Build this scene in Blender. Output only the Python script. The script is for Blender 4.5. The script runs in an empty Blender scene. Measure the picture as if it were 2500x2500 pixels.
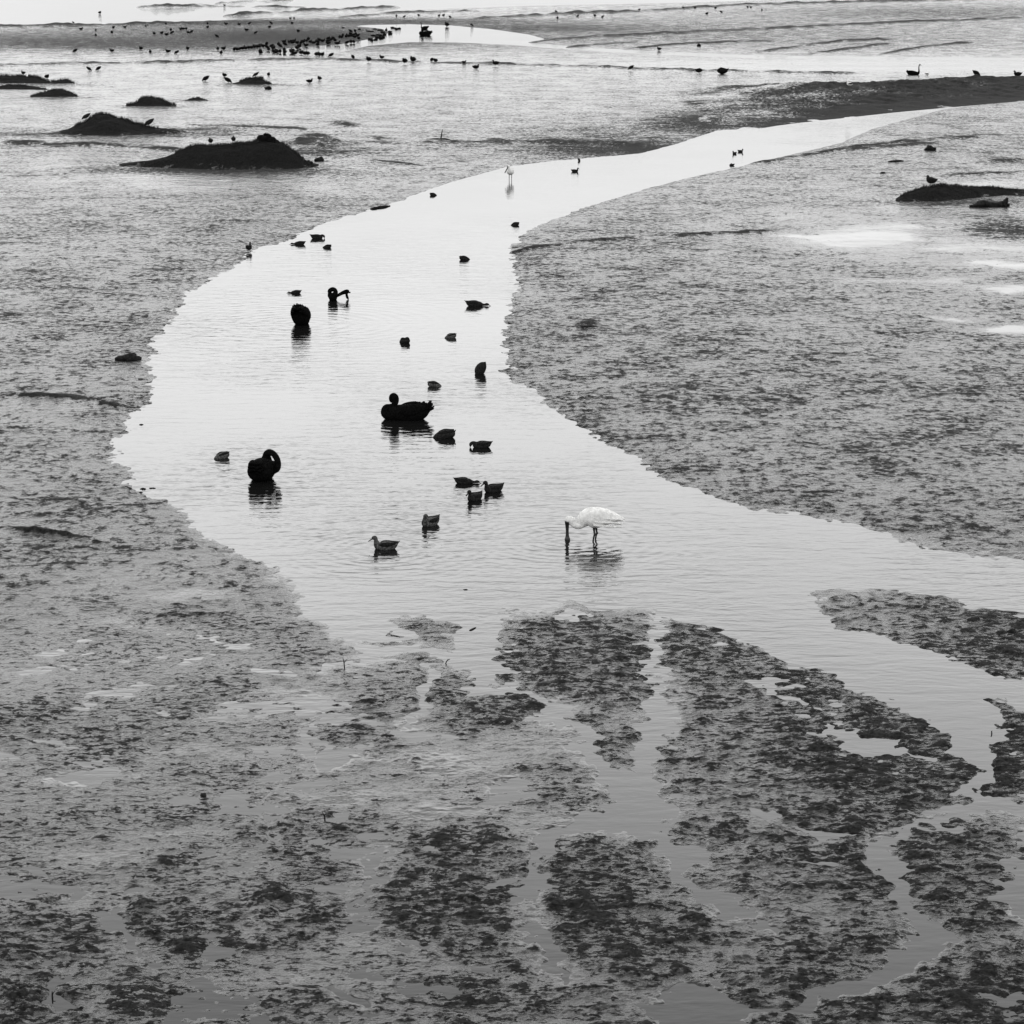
import bpy, math, random
import numpy as np
from mathutils import Vector

# ------------------------------------------------------------------ camera, sky, sun
S = bpy.context.scene
COL = S.collection
H = 7.35            # eye height above the water (m)
F = 5640.0          # focal length in photo pixels (photo is 2500 px wide)
VH = -110.0         # row of the horizon, above the frame
CX = CY = 1250.0
PITCH = math.atan((CY - VH) / F)

cam = bpy.data.cameras.new("camera")
cam.sensor_width = 36.0
cam.lens = 36.0 * F / 2500.0
cam.clip_start = 0.5
cam.clip_end = 20000
camo = bpy.data.objects.new("camera", cam)
camo.location = (0, 0, H)
camo.rotation_euler = (math.pi / 2 - PITCH, 0, 0)
COL.objects.link(camo)
S.camera = camo

SUN_EL, SUN_AZ = math.radians(48), math.radians(-12)      # ahead, a little left
world = bpy.data.worlds.new("World")
S.world = world
world.use_nodes = True
nt = world.node_tree
nt.nodes.clear()
N = nt.nodes.new
sky = N('ShaderNodeTexSky'); sky.sky_type = 'NISHITA'; sky.sun_disc = False
sky.sun_elevation = SUN_EL; sky.sun_rotation = SUN_AZ; sky.air_density = 1.5; sky.dust_density = 3
bw = N('ShaderNodeRGBToBW')
tc = N('ShaderNodeTexCoord')
sep = N('ShaderNodeSeparateXYZ')
nt.links.new(tc.outputs['Generated'], sep.inputs[0])
asin = N('ShaderNodeMath'); asin.operation = 'ARCSINE'
nt.links.new(sep.outputs['Z'], asin.inputs[0])
deg = N('ShaderNodeMath'); deg.operation = 'DIVIDE'; deg.inputs[1].default_value = math.radians(90)
nt.links.new(asin.outputs[0], deg.inputs[0])
# overcast: luminance of the cloud layer against elevation (0..90 deg -> 0..1)
ramp = N('ShaderNodeValToRGB')
nt.links.new(deg.outputs[0], ramp.inputs[0])
stops = [(0, .90), (2, .99), (5, 1.38), (8, 1.93), (12, 2.68), (15, 3.0), (18, 2.75), (21.5, 2.3), (26, 1.8), (35, 1.1), (50, .85), (90, .7)]
cr = ramp.color_ramp
while len(cr.elements) < len(stops): cr.elements.new(0.5)
for e, (d, l) in zip(cr.elements, stops):
    e.position = d / 90; e.color = (l / 3, l / 3, l / 3, 1)
cn = N('ShaderNodeTexNoise'); cn.inputs['Scale'].default_value = 3.0; cn.inputs['Detail'].default_value = 4
cmp_ = N('ShaderNodeMapping'); cmp_.inputs['Scale'].default_value = (1, 1, 3.5)
nt.links.new(tc.outputs['Generated'], cmp_.inputs[0]); nt.links.new(cmp_.outputs[0], cn.inputs['Vector'])
cm = N('ShaderNodeMapRange'); cm.inputs[1].default_value = .3; cm.inputs[2].default_value = .7
cm.inputs[3].default_value = .9; cm.inputs[4].default_value = 1.1
nt.links.new(cn.outputs['Fac'], cm.inputs[0])
m1 = N('ShaderNodeMath'); m1.operation = 'MULTIPLY'
nt.links.new(ramp.outputs[0], m1.inputs[0]); nt.links.new(cm.outputs[0], m1.inputs[1])
m2 = N('ShaderNodeMath'); m2.operation = 'MULTIPLY'; m2.inputs[1].default_value = 3.0 / 0.1
nt.links.new(m1.outputs[0], m2.inputs[0])
nt.links.new(sky.outputs[0], bw.inputs[0])
mx = N('ShaderNodeMix'); mx.data_type = 'FLOAT'; mx.inputs[0].default_value = 0.92
nt.links.new(bw.outputs[0], mx.inputs[2]); nt.links.new(m2.outputs[0], mx.inputs[3])
bg = N('ShaderNodeBackground'); bg.inputs[1].default_value = 0.1
nt.links.new(mx.outputs[0], bg.inputs[0])
wo = N('ShaderNodeOutputWorld'); nt.links.new(bg.outputs[0], wo.inputs[0])

sun = bpy.data.lights.new("sun", 'SUN'); sun.energy = 0.6; sun.angle = math.radians(25); sun.color = (1, .995, .985)
suno = bpy.data.objects.new("sun", sun); COL.objects.link(suno)
sd = Vector((math.sin(SUN_AZ) * math.cos(SUN_EL), math.cos(SUN_AZ) * math.cos(SUN_EL), math.sin(SUN_EL)))
suno.rotation_euler = sd.to_track_quat('Z', 'Y').to_euler()

S.view_settings.view_transform = 'Standard'
S.view_settings.look = 'None'
S.view_settings.exposure = 0
S.view_settings.gamma = 1

# ------------------------------------------------------------------ projection helpers
cp, sp = math.cos(PITCH), math.sin(PITCH)
def ray(u, v):
    a = (u - CX); b = (CY - v)
    return a, F * cp + b * sp, -F * sp + b * cp
def ground(u, v, z=0.0):
    """point at height z seen at photo pixel (u,v)"""
    a, b, c = ray(u, v)
    t = (z - H) / c
    return a * t, b * t, z
def at_depth(u, v, Y):
    a, b, c = ray(u, v)
    t = Y / b
    return a * t, Y, H + c * t
def to_px(x, y, z):
    yc = y * cp - (z - H) * sp
    zc = y * sp + (z - H) * cp
    return CX + F * x / yc, CY - F * zc / yc

# ------------------------------------------------------------------ noise in numpy
def _hash(ix, iy, seed):
    h = (ix.astype(np.uint32) * np.uint32(374761393) + iy.astype(np.uint32) * np.uint32(668265263) + np.uint32((seed * 2246822519) & 0xffffffff))
    h = (h ^ (h >> np.uint32(13))) * np.uint32(1274126177)
    h ^= h >> np.uint32(16)
    return h
def perlin(x, y, seed=0):
    x0 = np.floor(x); y0 = np.floor(y)
    fx = (x - x0).astype(np.float32); fy = (y - y0).astype(np.float32)
    ix = x0.astype(np.int64) & 0xffffffff; iy = y0.astype(np.int64) & 0xffffffff
    sx = fx * fx * fx * (fx * (fx * 6 - 15) + 10); sy = fy * fy * fy * (fy * (fy * 6 - 15) + 10)
    def g(dx, dy):
        h = _hash((ix + dx) & 0xffffffff, (iy + dy) & 0xffffffff, seed)
        a = h.astype(np.float32) * np.float32(2 * math.pi / 4294967296.0)
        return np.cos(a) * (fx - dx) + np.sin(a) * (fy - dy)
    n0 = g(0, 0); n1 = g(1, 0); a = n0 + sx * (n1 - n0)
    n0 = g(0, 1); n1 = g(1, 1); b = n0 + sx * (n1 - n0)
    return (a + sy * (b - a)) * 1.5
def sstep(a, b, x):
    t = np.clip((x - a) / (b - a), 0, 1)
    return t * t * (3 - 2 * t)

# ------------------------------------------------------------------ materials
def gcol(v): return (v, v, v * .985, 1)
def material(name, base, rough=.7, spec=.5, ior=1.45, noise=None):
    m = bpy.data.materials.new(name); m.use_nodes = True
    t = m.node_tree; p = t.nodes['Principled BSDF']
    p.inputs['Base Color'].default_value = gcol(base)
    p.inputs['Roughness'].default_value = rough
    p.inputs['Specular IOR Level'].default_value = spec
    p.inputs['IOR'].default_value = ior
    if noise:
        sc, lo, hi, bump = noise
        c = t.nodes.new('ShaderNodeTexCoord')
        n = t.nodes.new('ShaderNodeTexNoise'); n.inputs['Scale'].default_value = sc; n.inputs['Detail'].default_value = 5
        t.links.new(c.outputs['Object'], n.inputs['Vector'])
        r = t.nodes.new('ShaderNodeValToRGB'); r.color_ramp.elements[0].position = .35; r.color_ramp.elements[1].position = .65
        r.color_ramp.elements[0].color = gcol(lo); r.color_ramp.elements[1].color = gcol(hi)
        t.links.new(n.outputs['Fac'], r.inputs[0]); t.links.new(r.outputs[0], p.inputs['Base Color'])
        if bump:
            b = t.nodes.new('ShaderNodeBump'); b.inputs['Distance'].default_value = bump; b.inputs['Strength'].default_value = .8
            t.links.new(n.outputs['Fac'], b.inputs['Height']); t.links.new(b.outputs[0], p.inputs['Normal'])
    return m
M = {}
M['black'] = material('black_plumage', .004, .9, .02, noise=(30, .002, .006, .004))
M['duck'] = material('dark_duck_plumage', .012, .85, .06, noise=(45, .007, .022, .002))
M['duckpale'] = material('mottled_duck_plumage', .05, .85, .08, noise=(38, .016, .10, .003))
M['duckwing'] = material('duck_wing_plumage', .01, .8, .06, noise=(60, .005, .016, .002))
M['far'] = material('far_bird_plumage', .006, .9, .03, noise=(20, .004, .010, .0))
M['white'] = material('white_plumage', .74, .75, .12, noise=(22, .60, .80, .010))
M['bill'] = material('dark_bill', .012, .35, .4, noise=(40, .008, .02, .0))
M['greybill'] = material('grey_bill', .05, .4, .4, noise=(40, .03, .06, .0))
M['leg'] = material('dark_leg_skin', .012, .5, .4, noise=(60, .008, .02, .0))
M['wood'] = material('wet_driftwood', .012, .85, .08, noise=(14, .004, .02, .01))
M['weed'] = material('dark_weed', .015, .8, .2, noise=(20, .008, .03, .0))
M['eye'] = material('dark_eye', .005, .1, .5, noise=(40, .004, .008, .0))

def mud_material(name, attr=None, film=.03, weed=(.006, .022), bumpk=1.0, spec=.06):
    """wet film of mud, broken by dark crumbly weed and clods"""
    m = bpy.data.materials.new(name); m.use_nodes = True
    t = m.node_tree; L = t.links.new; A = t.nodes.new
    p = t.nodes['Principled BSDF']; q = A('ShaderNodeBsdfPrincipled'); out = t.nodes['Material Output']
    geo = A('ShaderNodeNewGeometry')
    def noise(scale, detail, mp=(1, 1, 1), rg=.6):
        n = A('ShaderNodeTexNoise'); n.inputs['Scale'].default_value = scale; n.inputs['Detail'].default_value = detail
        n.inputs['Roughness'].default_value = rg
        k = A('ShaderNodeMapping'); k.inputs['Scale'].default_value = mp
        L(geo.outputs['Position'], k.inputs[0]); L(k.outputs[0], n.inputs['Vector'])
        return n.outputs['Fac']
    def mr(src, a, b, c, d):
        r = A('ShaderNodeMapRange'); r.inputs[1].default_value = a; r.inputs[2].default_value = b
        r.inputs[3].default_value = c; r.inputs[4].default_value = d
        L(src, r.inputs[0]); return r.outputs[0]
    def mth(op, a, b):
        r = A('ShaderNodeMath'); r.operation = op
        for i, s_ in enumerate((a, b)):
            if isinstance(s_, (int, float)): r.inputs[i].default_value = s_
            else: L(s_, r.inputs[i])
        return r.outputs[0]
    if attr is None:
        a1 = A('ShaderNodeAttribute'); a1.attribute_name = 'dry'; dry = a1.outputs['Fac']
        a2 = A('ShaderNodeAttribute'); a2.attribute_name = 'clump'; cl = a2.outputs['Fac']
        a3 = A('ShaderNodeAttribute'); a3.attribute_name = 'fine'; fine_ = a3.outputs['Fac']
    else:
        v = A('ShaderNodeValue'); v.outputs[0].default_value = attr[0]; dry = v.outputs[0]
        v2 = A('ShaderNodeValue'); v2.outputs[0].default_value = attr[1]; cl = v2.outputs[0]
        v3 = A('ShaderNodeValue'); v3.outputs[0].default_value = .5; fine_ = v3.outputs[0]
    nA = noise(7.5, 6, (.9, .8, 1), .66)         # clods, 20 cm and finer
    nB = noise(22, 5, (1, 1, 1), .68)          # crumbs
    nC = noise(.8, 3, (1, 1, 1), .5)           # slow drift of wetness
    nD = noise(1.7, 5, (.8, 1, 1), .6)
    # dark cover
    nE = noise(15, 5, (.6, 1, 1), .62); nF = noise(50, 3, (.6, 1, 1), .6)
    far_ = mth('ADD', mth('MULTIPLY', nD, .20), mth('ADD', mth('MULTIPLY', nA, .54), mth('MULTIPLY', nB, .26)))
    near_ = mth('ADD', mth('MULTIPLY', nD, .14), mth('ADD', mth('MULTIPLY', nE, .56), mth('MULTIPLY', nF, .30)))
    mxn = A('ShaderNodeMix'); mxn.data_type = 'FLOAT'; L(fine_, mxn.inputs[0]); L(far_, mxn.inputs[2]); L(near_, mxn.inputs[3])
    n = mxn.outputs[0]
    bias = mth('ADD', mth('MULTIPLY', cl, .095), mth('ADD', mth('MULTIPLY', dry, .135), mth('MULTIPLY', mth('SUBTRACT', nC, .5), .12)))
    lo_ = mr(fine_, 0, 1, .578, .594); hi_ = mr(fine_, 0, 1, .650, .630)
    cv = A('ShaderNodeMapRange'); L(mth('ADD', n, bias), cv.inputs[0]); L(lo_, cv.inputs[1]); L(hi_, cv.inputs[2]); cover = cv.outputs[0]
    # film
    p.inputs['IOR'].default_value = 1.34; p.inputs['Base Color'].default_value = gcol(film)
    L(mth('ADD', mr(dry, 0, 1, .07, .22), mr(nC, .3, .7, -.03, .05)), p.inputs['Roughness'])
    b0 = A('ShaderNodeBump'); b0.inputs['Distance'].default_value = .26 * bumpk
    L(mr(dry, 0, 1, .02, .80), b0.inputs['Strength']); L(nD, b0.inputs['Height'])
    b1 = A('ShaderNodeBump'); b1.inputs['Distance'].default_value = .055 * bumpk
    L(mr(dry, 0, 1, .03, .80), b1.inputs['Strength']); L(nA, b1.inputs['Height']); L(b0.outputs[0], b1.inputs['Normal'])
    b2 = A('ShaderNodeBump'); b2.inputs['Distance'].default_value = .006 * bumpk
    L(mr(dry, 0, 1, .03, .80), b2.inputs['Strength']); L(nB, b2.inputs['Height']); L(b1.outputs[0], b2.inputs['Normal'])
    b4 = A('ShaderNodeBump'); b4.inputs['Distance'].default_value = .004 * bumpk
    L(mth('MULTIPLY', fine_, mr(dry, 0, .8, .0, .8)), b4.inputs['Strength']); L(nF, b4.inputs['Height']); L(b2.outputs[0], b4.inputs['Normal'])
    L(b4.outputs[0], p.inputs['Normal'])
    # weed and clods
    q.inputs['Roughness'].default_value = .85; q.inputs['Specular IOR Level'].default_value = spec
    cm_ = A('ShaderNodeMix'); cm_.data_type = 'RGBA'; cm_.inputs[6].default_value = gcol(weed[1]); cm_.inputs[7].default_value = gcol(weed[0])
    L(mr(nB, .4, .62, 0, 1), cm_.inputs[0]); L(cm_.outputs[2], q.inputs['Base Color'])
    b3 = A('ShaderNodeBump'); b3.inputs['Distance'].default_value = .05 * bumpk; b3.inputs['Strength'].default_value = .8
    L(n, b3.inputs['Height']); L(b3.outputs[0], q.inputs['Normal'])
    ms = A('ShaderNodeMixShader'); L(cover, ms.inputs[0]); L(p.outputs[0], ms.inputs[1]); L(q.outputs[0], ms.inputs[2])
    L(ms.outputs[0], out.inputs[0])
    return m
M['mud'] = mud_material('wet_mud')
M['mound'] = mud_material('dark_mound_mud', None, .02, (.003, .014), 2.5, .02)
M['rock'] = mud_material('dark_rock', (1.0, 1.9), .02, (.002, .008), 2.5, .015)

# ------------------------------------------------------------------ object helpers
def new_mesh(name, verts, faces, mat, parent=None, smooth=True):
    me = bpy.data.meshes.new(name)
    me.from_pydata([tuple(v) for v in verts], [], faces)
    if smooth: me.polygons.foreach_set('use_smooth', [True] * len(me.polygons))
    me.materials.append(mat)
    o = bpy.data.objects.new(name, me); COL.objects.link(o)
    if parent: o.parent = parent
    return o
def grid_mesh(name, X, Y, Z, mat, attrs=None):
    r, c = X.shape
    n = r * c
    co = np.empty((n, 3), np.float32); co[:, 0] = X.ravel(); co[:, 1] = Y.ravel(); co[:, 2] = Z.ravel()
    i = np.arange(n, dtype=np.int32).reshape(r, c)
    q = np.stack([i[:-1, :-1], i[:-1, 1:], i[1:, 1:], i[1:, :-1]], -1).reshape(-1, 4)
    # rows go from far to near -> flip so that normals point up
    q = q[:, ::-1]
    me = bpy.data.meshes.new(name)
    me.vertices.add(n); me.vertices.foreach_set('co', co.ravel())
    me.loops.add(q.size); me.loops.foreach_set('vertex_index', np.ascontiguousarray(q).ravel())
    me.polygons.add(len(q))
    me.polygons.foreach_set('loop_start', np.arange(0, q.size, 4, dtype=np.int32))
    me.polygons.foreach_set('use_smooth', np.ones(len(q), bool))
    me.update(calc_edges=True)
    for k, a in (attrs or {}).items():
        at = me.attributes.new(k, 'FLOAT', 'POINT'); at.data.foreach_set('value', a.astype(np.float32).ravel())
    me.materials.append(mat)
    o = bpy.data.objects.new(name, me); COL.objects.link(o)
    return o
def tag(o, label=None, cat=None, group=None, kind=None):
    if label: o['label'] = label
    if cat: o['category'] = cat
    if group: o['group'] = group
    if kind: o['kind'] = kind
    return o

# ------------------------------------------------------------------ control maps (photo plan traced onto the flat)
def seg_dist(U, V, pts, hw=None, vs=1.0):
    """distance (px) to an open polyline, minus half width"""
    best = np.full(U.shape, 1e6, np.float32)
    for k in range(len(pts) - 1):
        (x0, y0), (x1, y1) = pts[k][:2], pts[k + 1][:2]
        dx, dy = x1 - x0, (y1 - y0) * vs
        t = np.clip(((U - x0) * dx + (V - y0) * vs * dy) / (dx * dx + dy * dy + 1e-6), 0, 1)
        d = np.hypot(U - x0 - t * dx, (V - y0) * vs - t * dy)
        if hw is not None: d = d - (hw[k] + t * (hw[k + 1] - hw[k]))
        best = np.minimum(best, d)
    return best
def poly_sd(U, V, pts, vs=1.6):
    """signed distance, positive inside"""
    d = seg_dist(U, V, list(pts) + [pts[0]], vs=vs)
    ins = np.zeros(U.shape, bool)
    n = len(pts)
    for k in range(n):
        x0, y0 = pts[k]; x1, y1 = pts[(k + 1) % n]
        if y0 == y1: continue
        c = ((V < y0) != (V < y1)) & (U < (x1 - x0) * (V - y0) / (y1 - y0) + x0)
        ins ^= c
    return np.where(ins, d, -d)

river = [(3200, 215), (2700, 232), (2500, 243), (2400, 250), (2200, 268), (2050, 283), (1900, 297), (1800, 308), (1750, 318), (1700, 335), (1650, 352),
 (1560, 375), (1450, 384), (1330, 395), (1250, 405), (1200, 417), (1100, 445), (1050, 462), (950, 500), (880, 520), (800, 540), (780, 555),
 (720, 580), (640, 600), (600, 625), (540, 670), (480, 705), (440, 740), (430, 760), (400, 810), (370, 845), (370, 900), (376, 940),
 (365, 985), (340, 1010), (290, 1060), (275, 1090), (290, 1110), (300, 1180), (345, 1195), (400, 1225), (470, 1265), (480, 1300),
 (570, 1345), (640, 1385), (700, 1420), (750, 1440), (770, 1470), (800, 1520), (850, 1545), (920, 1520), (1000, 1500), (1150, 1530), (1180, 1490), (1250, 1470), (1330, 1480), (1400, 1472),
 (1560, 1478), (1640, 1510), (1700, 1530), (1800, 1560), (1950, 1620), (2100, 1680), (2200, 1720), (2300, 1790), (2350, 1850),
 (2360, 1920), (2350, 1960), (2420, 1965), (2415, 1930), (2430, 1815), (2460, 1802), (2470, 1785), (2440, 1740), (2405, 1715), (2430, 1700), (2500, 1738),
 (2700, 1790), (3200, 1900), (3200, 1760), (2700, 1700), (2500, 1658), (2350, 1618), (2200, 1578), (2060, 1518), (1985, 1452), (1973, 1434), (2080, 1440), (2250, 1462), (2400, 1488), (2500, 1508),
 (2700, 1540), (3200, 1600), (3200, 1480), (2700, 1410), (2500, 1375), (2300, 1338), (2100, 1298), (1900, 1243), (1750, 1213), (1650, 1180), (1560, 1120), (1480, 1080),
 (1400, 1040), (1350, 985), (1260, 930), (1228, 880), (1232, 830), (1240, 780), (1262, 690), (1254, 640), (1248, 610), (1262, 590),
 (1290, 565), (1350, 535), (1450, 500), (1580, 460), (1700, 430), (1800, 408), (1900, 385), (2050, 350), (2130, 315), (2200, 295),
 (2300, 268), (2400, 255), (2500, 247), (2700, 240), (3200, 222)]
far_channel = [(640, 128), (700, 118), (830, 108), (900, 96), (950, 80), (930, 70), (850, 62), (1000, 59), (1100, 62), (1200, 71), (1290, 84), (1340, 98), (1290, 104),
 (1450, 117), (1650, 127), (1850, 135), (2100, 138), (2500, 141), (3200, 143), (3200, 149), (2500, 147), (2100, 145), (1850, 142), (1600, 134), (1400, 122), (1250, 110), (1120, 104), (1000, 103), (900, 112), (830, 128), (760, 136), (690, 136)]
far_water = [(-700, -90), (-700, 62), (0, 62), (300, 60), (500, 52), (640, 44), (800, 32), (1000, 24), (1300, 14), (1700, 6), (2000, -5), (2300, -30), (3200, -60), (3200, -90)]
chan = [  # (u, v, half width px)
 [(760, 1470, 16), (850, 1545, 34), (950, 1535, 12)], [(1140, 1625, 24), (1050, 1603, 13), (960, 1592, 7), (880, 1600, 10), (800, 1640, 8)], [(1360, 1500, 14), (1420, 1490, 10)],
 [(1190, 1480, 45), (1188, 1560, 38), (1188, 1640, 40), (1235, 1680, 16), (1276, 1695, 14), (1351, 1776, 20), (1425, 1836, 16), (1505, 1883, 18), (1565, 1916, 26)],
 [(1600, 1500, 10), (1612, 1640, 12), (1630, 1700, 20), (1600, 1776, 42), (1592, 1846, 26), (1565, 1916, 32), (1550, 1985, 62), (1495, 2004, 38), (1400, 2020, 26), (1355, 2097, 15), (1309, 2167, 20), (1244, 2213, 8)],
 [(1262, 2255, 6), (1323, 2283, 32), (1332, 2339, 30), (1380, 2375, 6)],
 [(1580, 2010, 30), (1628, 2085, 20), (1684, 2120, 20), (1693, 2167, 14), (1754, 2222, 32), (1810, 2246, 20), (1861, 2269, 6)],
 [(1660, 2395, 15), (1693, 2415, 36), (1750, 2470, 72), (1700, 2540, 90), (1600, 2640, 90)],
 [(2392, 1952, 30), (2460, 1965, 22), (2560, 1980, 20)],
 [(2392, 1950, 30), (2310, 2000, 14), (2299, 2004, 14), (2159, 2050, 16), (2100, 2083, 16), (2159, 2120, 26), (2187, 2167, 32), (2229, 2223, 32), (2252, 2279, 34), (2252, 2325, 36), (2182, 2362, 36), (2066, 2400, 22), (1926, 2442, 14), (1810, 2465, 18)],
 [(2019, 1782, 12), (2070, 1805, 28), (2125, 1830, 42), (2182, 1853, 12), (2260, 1838, 5)],
 [(1880, 1665, 12), (1895, 1700, 14), (1973, 1723, 8), (2010, 1738, 6)],
 [(1930, 2015, 6), (2000, 2030, 14), (2080, 2028, 6)], [(1835, 1990, 8), (1870, 1996, 8)], [(1930, 2115, 6), (1990, 2120, 12)],
 [(815, 1530, 30), (870, 1540, 24), (960, 1518, 12)], [(790, 1836, 6), (850, 1836, 26), (885, 1842, 12)],
 [(1085, 1655, 12), (1058, 1710, 13), (1030, 1753, 10), (1000, 1790, 4)], [(1170, 1895, 6), (1230, 1912, 14), (1270, 1915, 5)],
 [(770, 1700, 6), (765, 1800, 12), (760, 1850, 8)], [(932, 2112, 20), (890, 2148, 18), (893, 2213, 14), (900, 2260, 4)],
 [(790, 2415, 12), (825, 2425, 24), (850, 2440, 10)], [(1083, 2430, 16), (1078, 2450, 14)], [(1000, 2296, 4), (1048, 2297, 9), (1090, 2300, 4)],
 [(299, 2225, 10), (302, 2246, 20), (308, 2290, 16), (370, 2345, 5)], [(170, 2189, 14), (200, 2190, 8)], [(345, 2198, 14), (390, 2195, 10)],
 [(540, 2440, 20), (590, 2442, 16)], [(745, 2490, 14), (790, 2495, 12)], [(110, 2470, 26), (145, 2422, 14)], [(690, 1894, 16), (740, 1890, 10)], [(620, 1986, 10), (680, 1984, 12)],
 [(640, 1950, 5), (700, 2060, 6)], [(2490, 2040, 18), (2500, 2180, 30), (2540, 2260, 20)], [(2380, 2455, 8), (2450, 2470, 14), (2540, 2480, 10)],
 [(140, 1925, 5), (200, 1912, 9), (240, 1908, 4)],
]
# mud patches: (u, v, ru, rv, amount) raise (>0) / lower (<0) the clumping
clump_blobs = [(480, 2270, 190, 75, .9), (100, 2310, 150, 70, .7), (1120, 2070, 150, 65, .95), (380, 2130, 130, 45, .6), (560, 1500, 90, 30, .6), (520, 1660, 250, 60, .25),
 (700, 1640, 120, 45, .4), (1390, 1620, 230, 110, .7), (1500, 1850, 90, 60, .6), (830, 1760, 150, 60, .5), (1180, 1730, 130, 55, .55), (930, 1560, 90, 35, .6), (980, 1610, 80, 30, .5),
 (1850, 1700, 220, 140, .55), (2150, 1780, 200, 90, .75), (1800, 1930, 300, 130, .5), (1880, 2250, 330, 130, .75), (1600, 2250, 200, 120, .75), (2400, 2150, 220, 170, .7), (2350, 1560, 250, 60, .8),
 (2450, 1850, 80, 120, .9), (2300, 2420, 200, 60, .6), (1450, 2150, 180, 60, .5), (1150, 2250, 240, 80, .35), (1000, 2450, 300, 60, .6), (700, 2440, 200, 60, .4), (200, 2440, 120, 50, .7), (2440, 555, 90, 30, 1.0),
 (1300, 2450, 300, 60, .5), (2050, 2480, 180, 40, .8), (1480, 1920, 120, 60, .5)]
# wetness patches: (u, v, ru, rv, delta of dryness)
dry_blobs = [(150, 1020, 250, 170, -.10), (450, 98, 700, 30, .9), (750, 60, 500, 14, .55), (1500, 75, 500, 28, .25), (2200, 40, 900, 50, .30), (2100, 105, 700, 30, .25), (1800, 158, 800, 14, -.10), (1500, 350, 300, 40, .40), (1750, 290, 150, 40, .35), (200, 240, 500, 80, -.14),
 (950, 250, 700, 80, .0), (2250, 560, 420, 80, -.34), (2350, 700, 350, 120, -.16), (150, 420, 250, 60, -.12), (250, 1550, 400, 150, -.05), (1400, 900, 300, 200, .08),
 (2450, 350, 300, 40, .15), (520, 445, 300, 28, -.42), (150, 620, 300, 30, -.10)]


lines = [  # small scarps and creases as v(u): points, half thickness px, height m
 ([(-700, 172), (0, 163), (180, 158), (400, 155), (650, 149), (820, 148), (1000, 155), (1250, 160), (1450, 167), (1600, 172), (1850, 178), (2100, 183)], 2.2, .16),
 ([(330, 20), (450, 15), (600, 6), (720, 2)], 2.0, .5), ([(380, 18), (550, 16), (760, 19)], 1.6, .3), ([(540, 42), (640, 33), (850, 24), (980, 18)], 2.4, .45), ([(820, 45), (980, 33), (1180, 28)], 1.8, .3),
 ([(-700, 70), (0, 66), (300, 62), (640, 55)], 2.2, .3), ([(1150, 48), (1400, 35), (1560, 30), (1800, 14), (2100, 6), (2400, 0)], 1.8, .35), ([(1280, 105), (1450, 92), (1600, 84), (1850, 73), (2100, 60), (2500, 45)], 1.8, .2),
 ([(1520, 122), (1650, 110), (1800, 103), (1900, 100)], 1.5, .12), ([(1820, 133), (1920, 120), (2060, 100), (2180, 98)], 1.8, .15), ([(1960, 136), (2060, 122), (2180, 107)], 1.8, .15), ([(2140, 137), (2260, 115), (2380, 105)], 1.8, .12),
 ([(1370, 118), (1480, 108), (1560, 104)], 1.4, .1),
 ([(1240, 621), (1300, 608), (1400, 596), (1600, 581), (1750, 574), (1900, 570)], 2.6, .055), ([(0, 352), (200, 356), (380, 366), (460, 372)], 3.5, .10), ([(0, 336), (130, 330), (200, 326)], 3, .08),
 ([(440, 307), (620, 312), (760, 318)], 2, .05), ([(700, 345), (900, 352), (1200, 350), (1400, 349), (1600, 358)], 2.8, .08), ([(660, 362), (720, 352), (840, 358)], 6, .12), ([(720, 335), (800, 340), (830, 344)], 4, .1),
 ([(870, 388), (950, 398), (1100, 417)], 1.5, .04), ([(0, 970), (100, 973), (200, 978), (290, 996), (340, 1006)], 4, .05), ([(0, 1300), (100, 1307), (180, 1318), (260, 1332)], 3.5, .05),
 ([(1830, 402), (1900, 392), (2060, 366), (2200, 350), (2400, 335)], 2.6, .07), ([(2250, 440), (2360, 430), (2500, 425)], 3, .08), ([(2050, 372), (2200, 358), (2300, 352)], 3, .06), ([(2380, 402), (2500, 388)], 3, .08),
 ([(1400, 800), (1440, 795), (1465, 798)], 6, .05), ([(830, 290), (850, 291)], 2, .05), ([(790, 306), (840, 308), (880, 311)], 4, .12), ([(880, 336), (960, 343)], 3, .08)]

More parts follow.
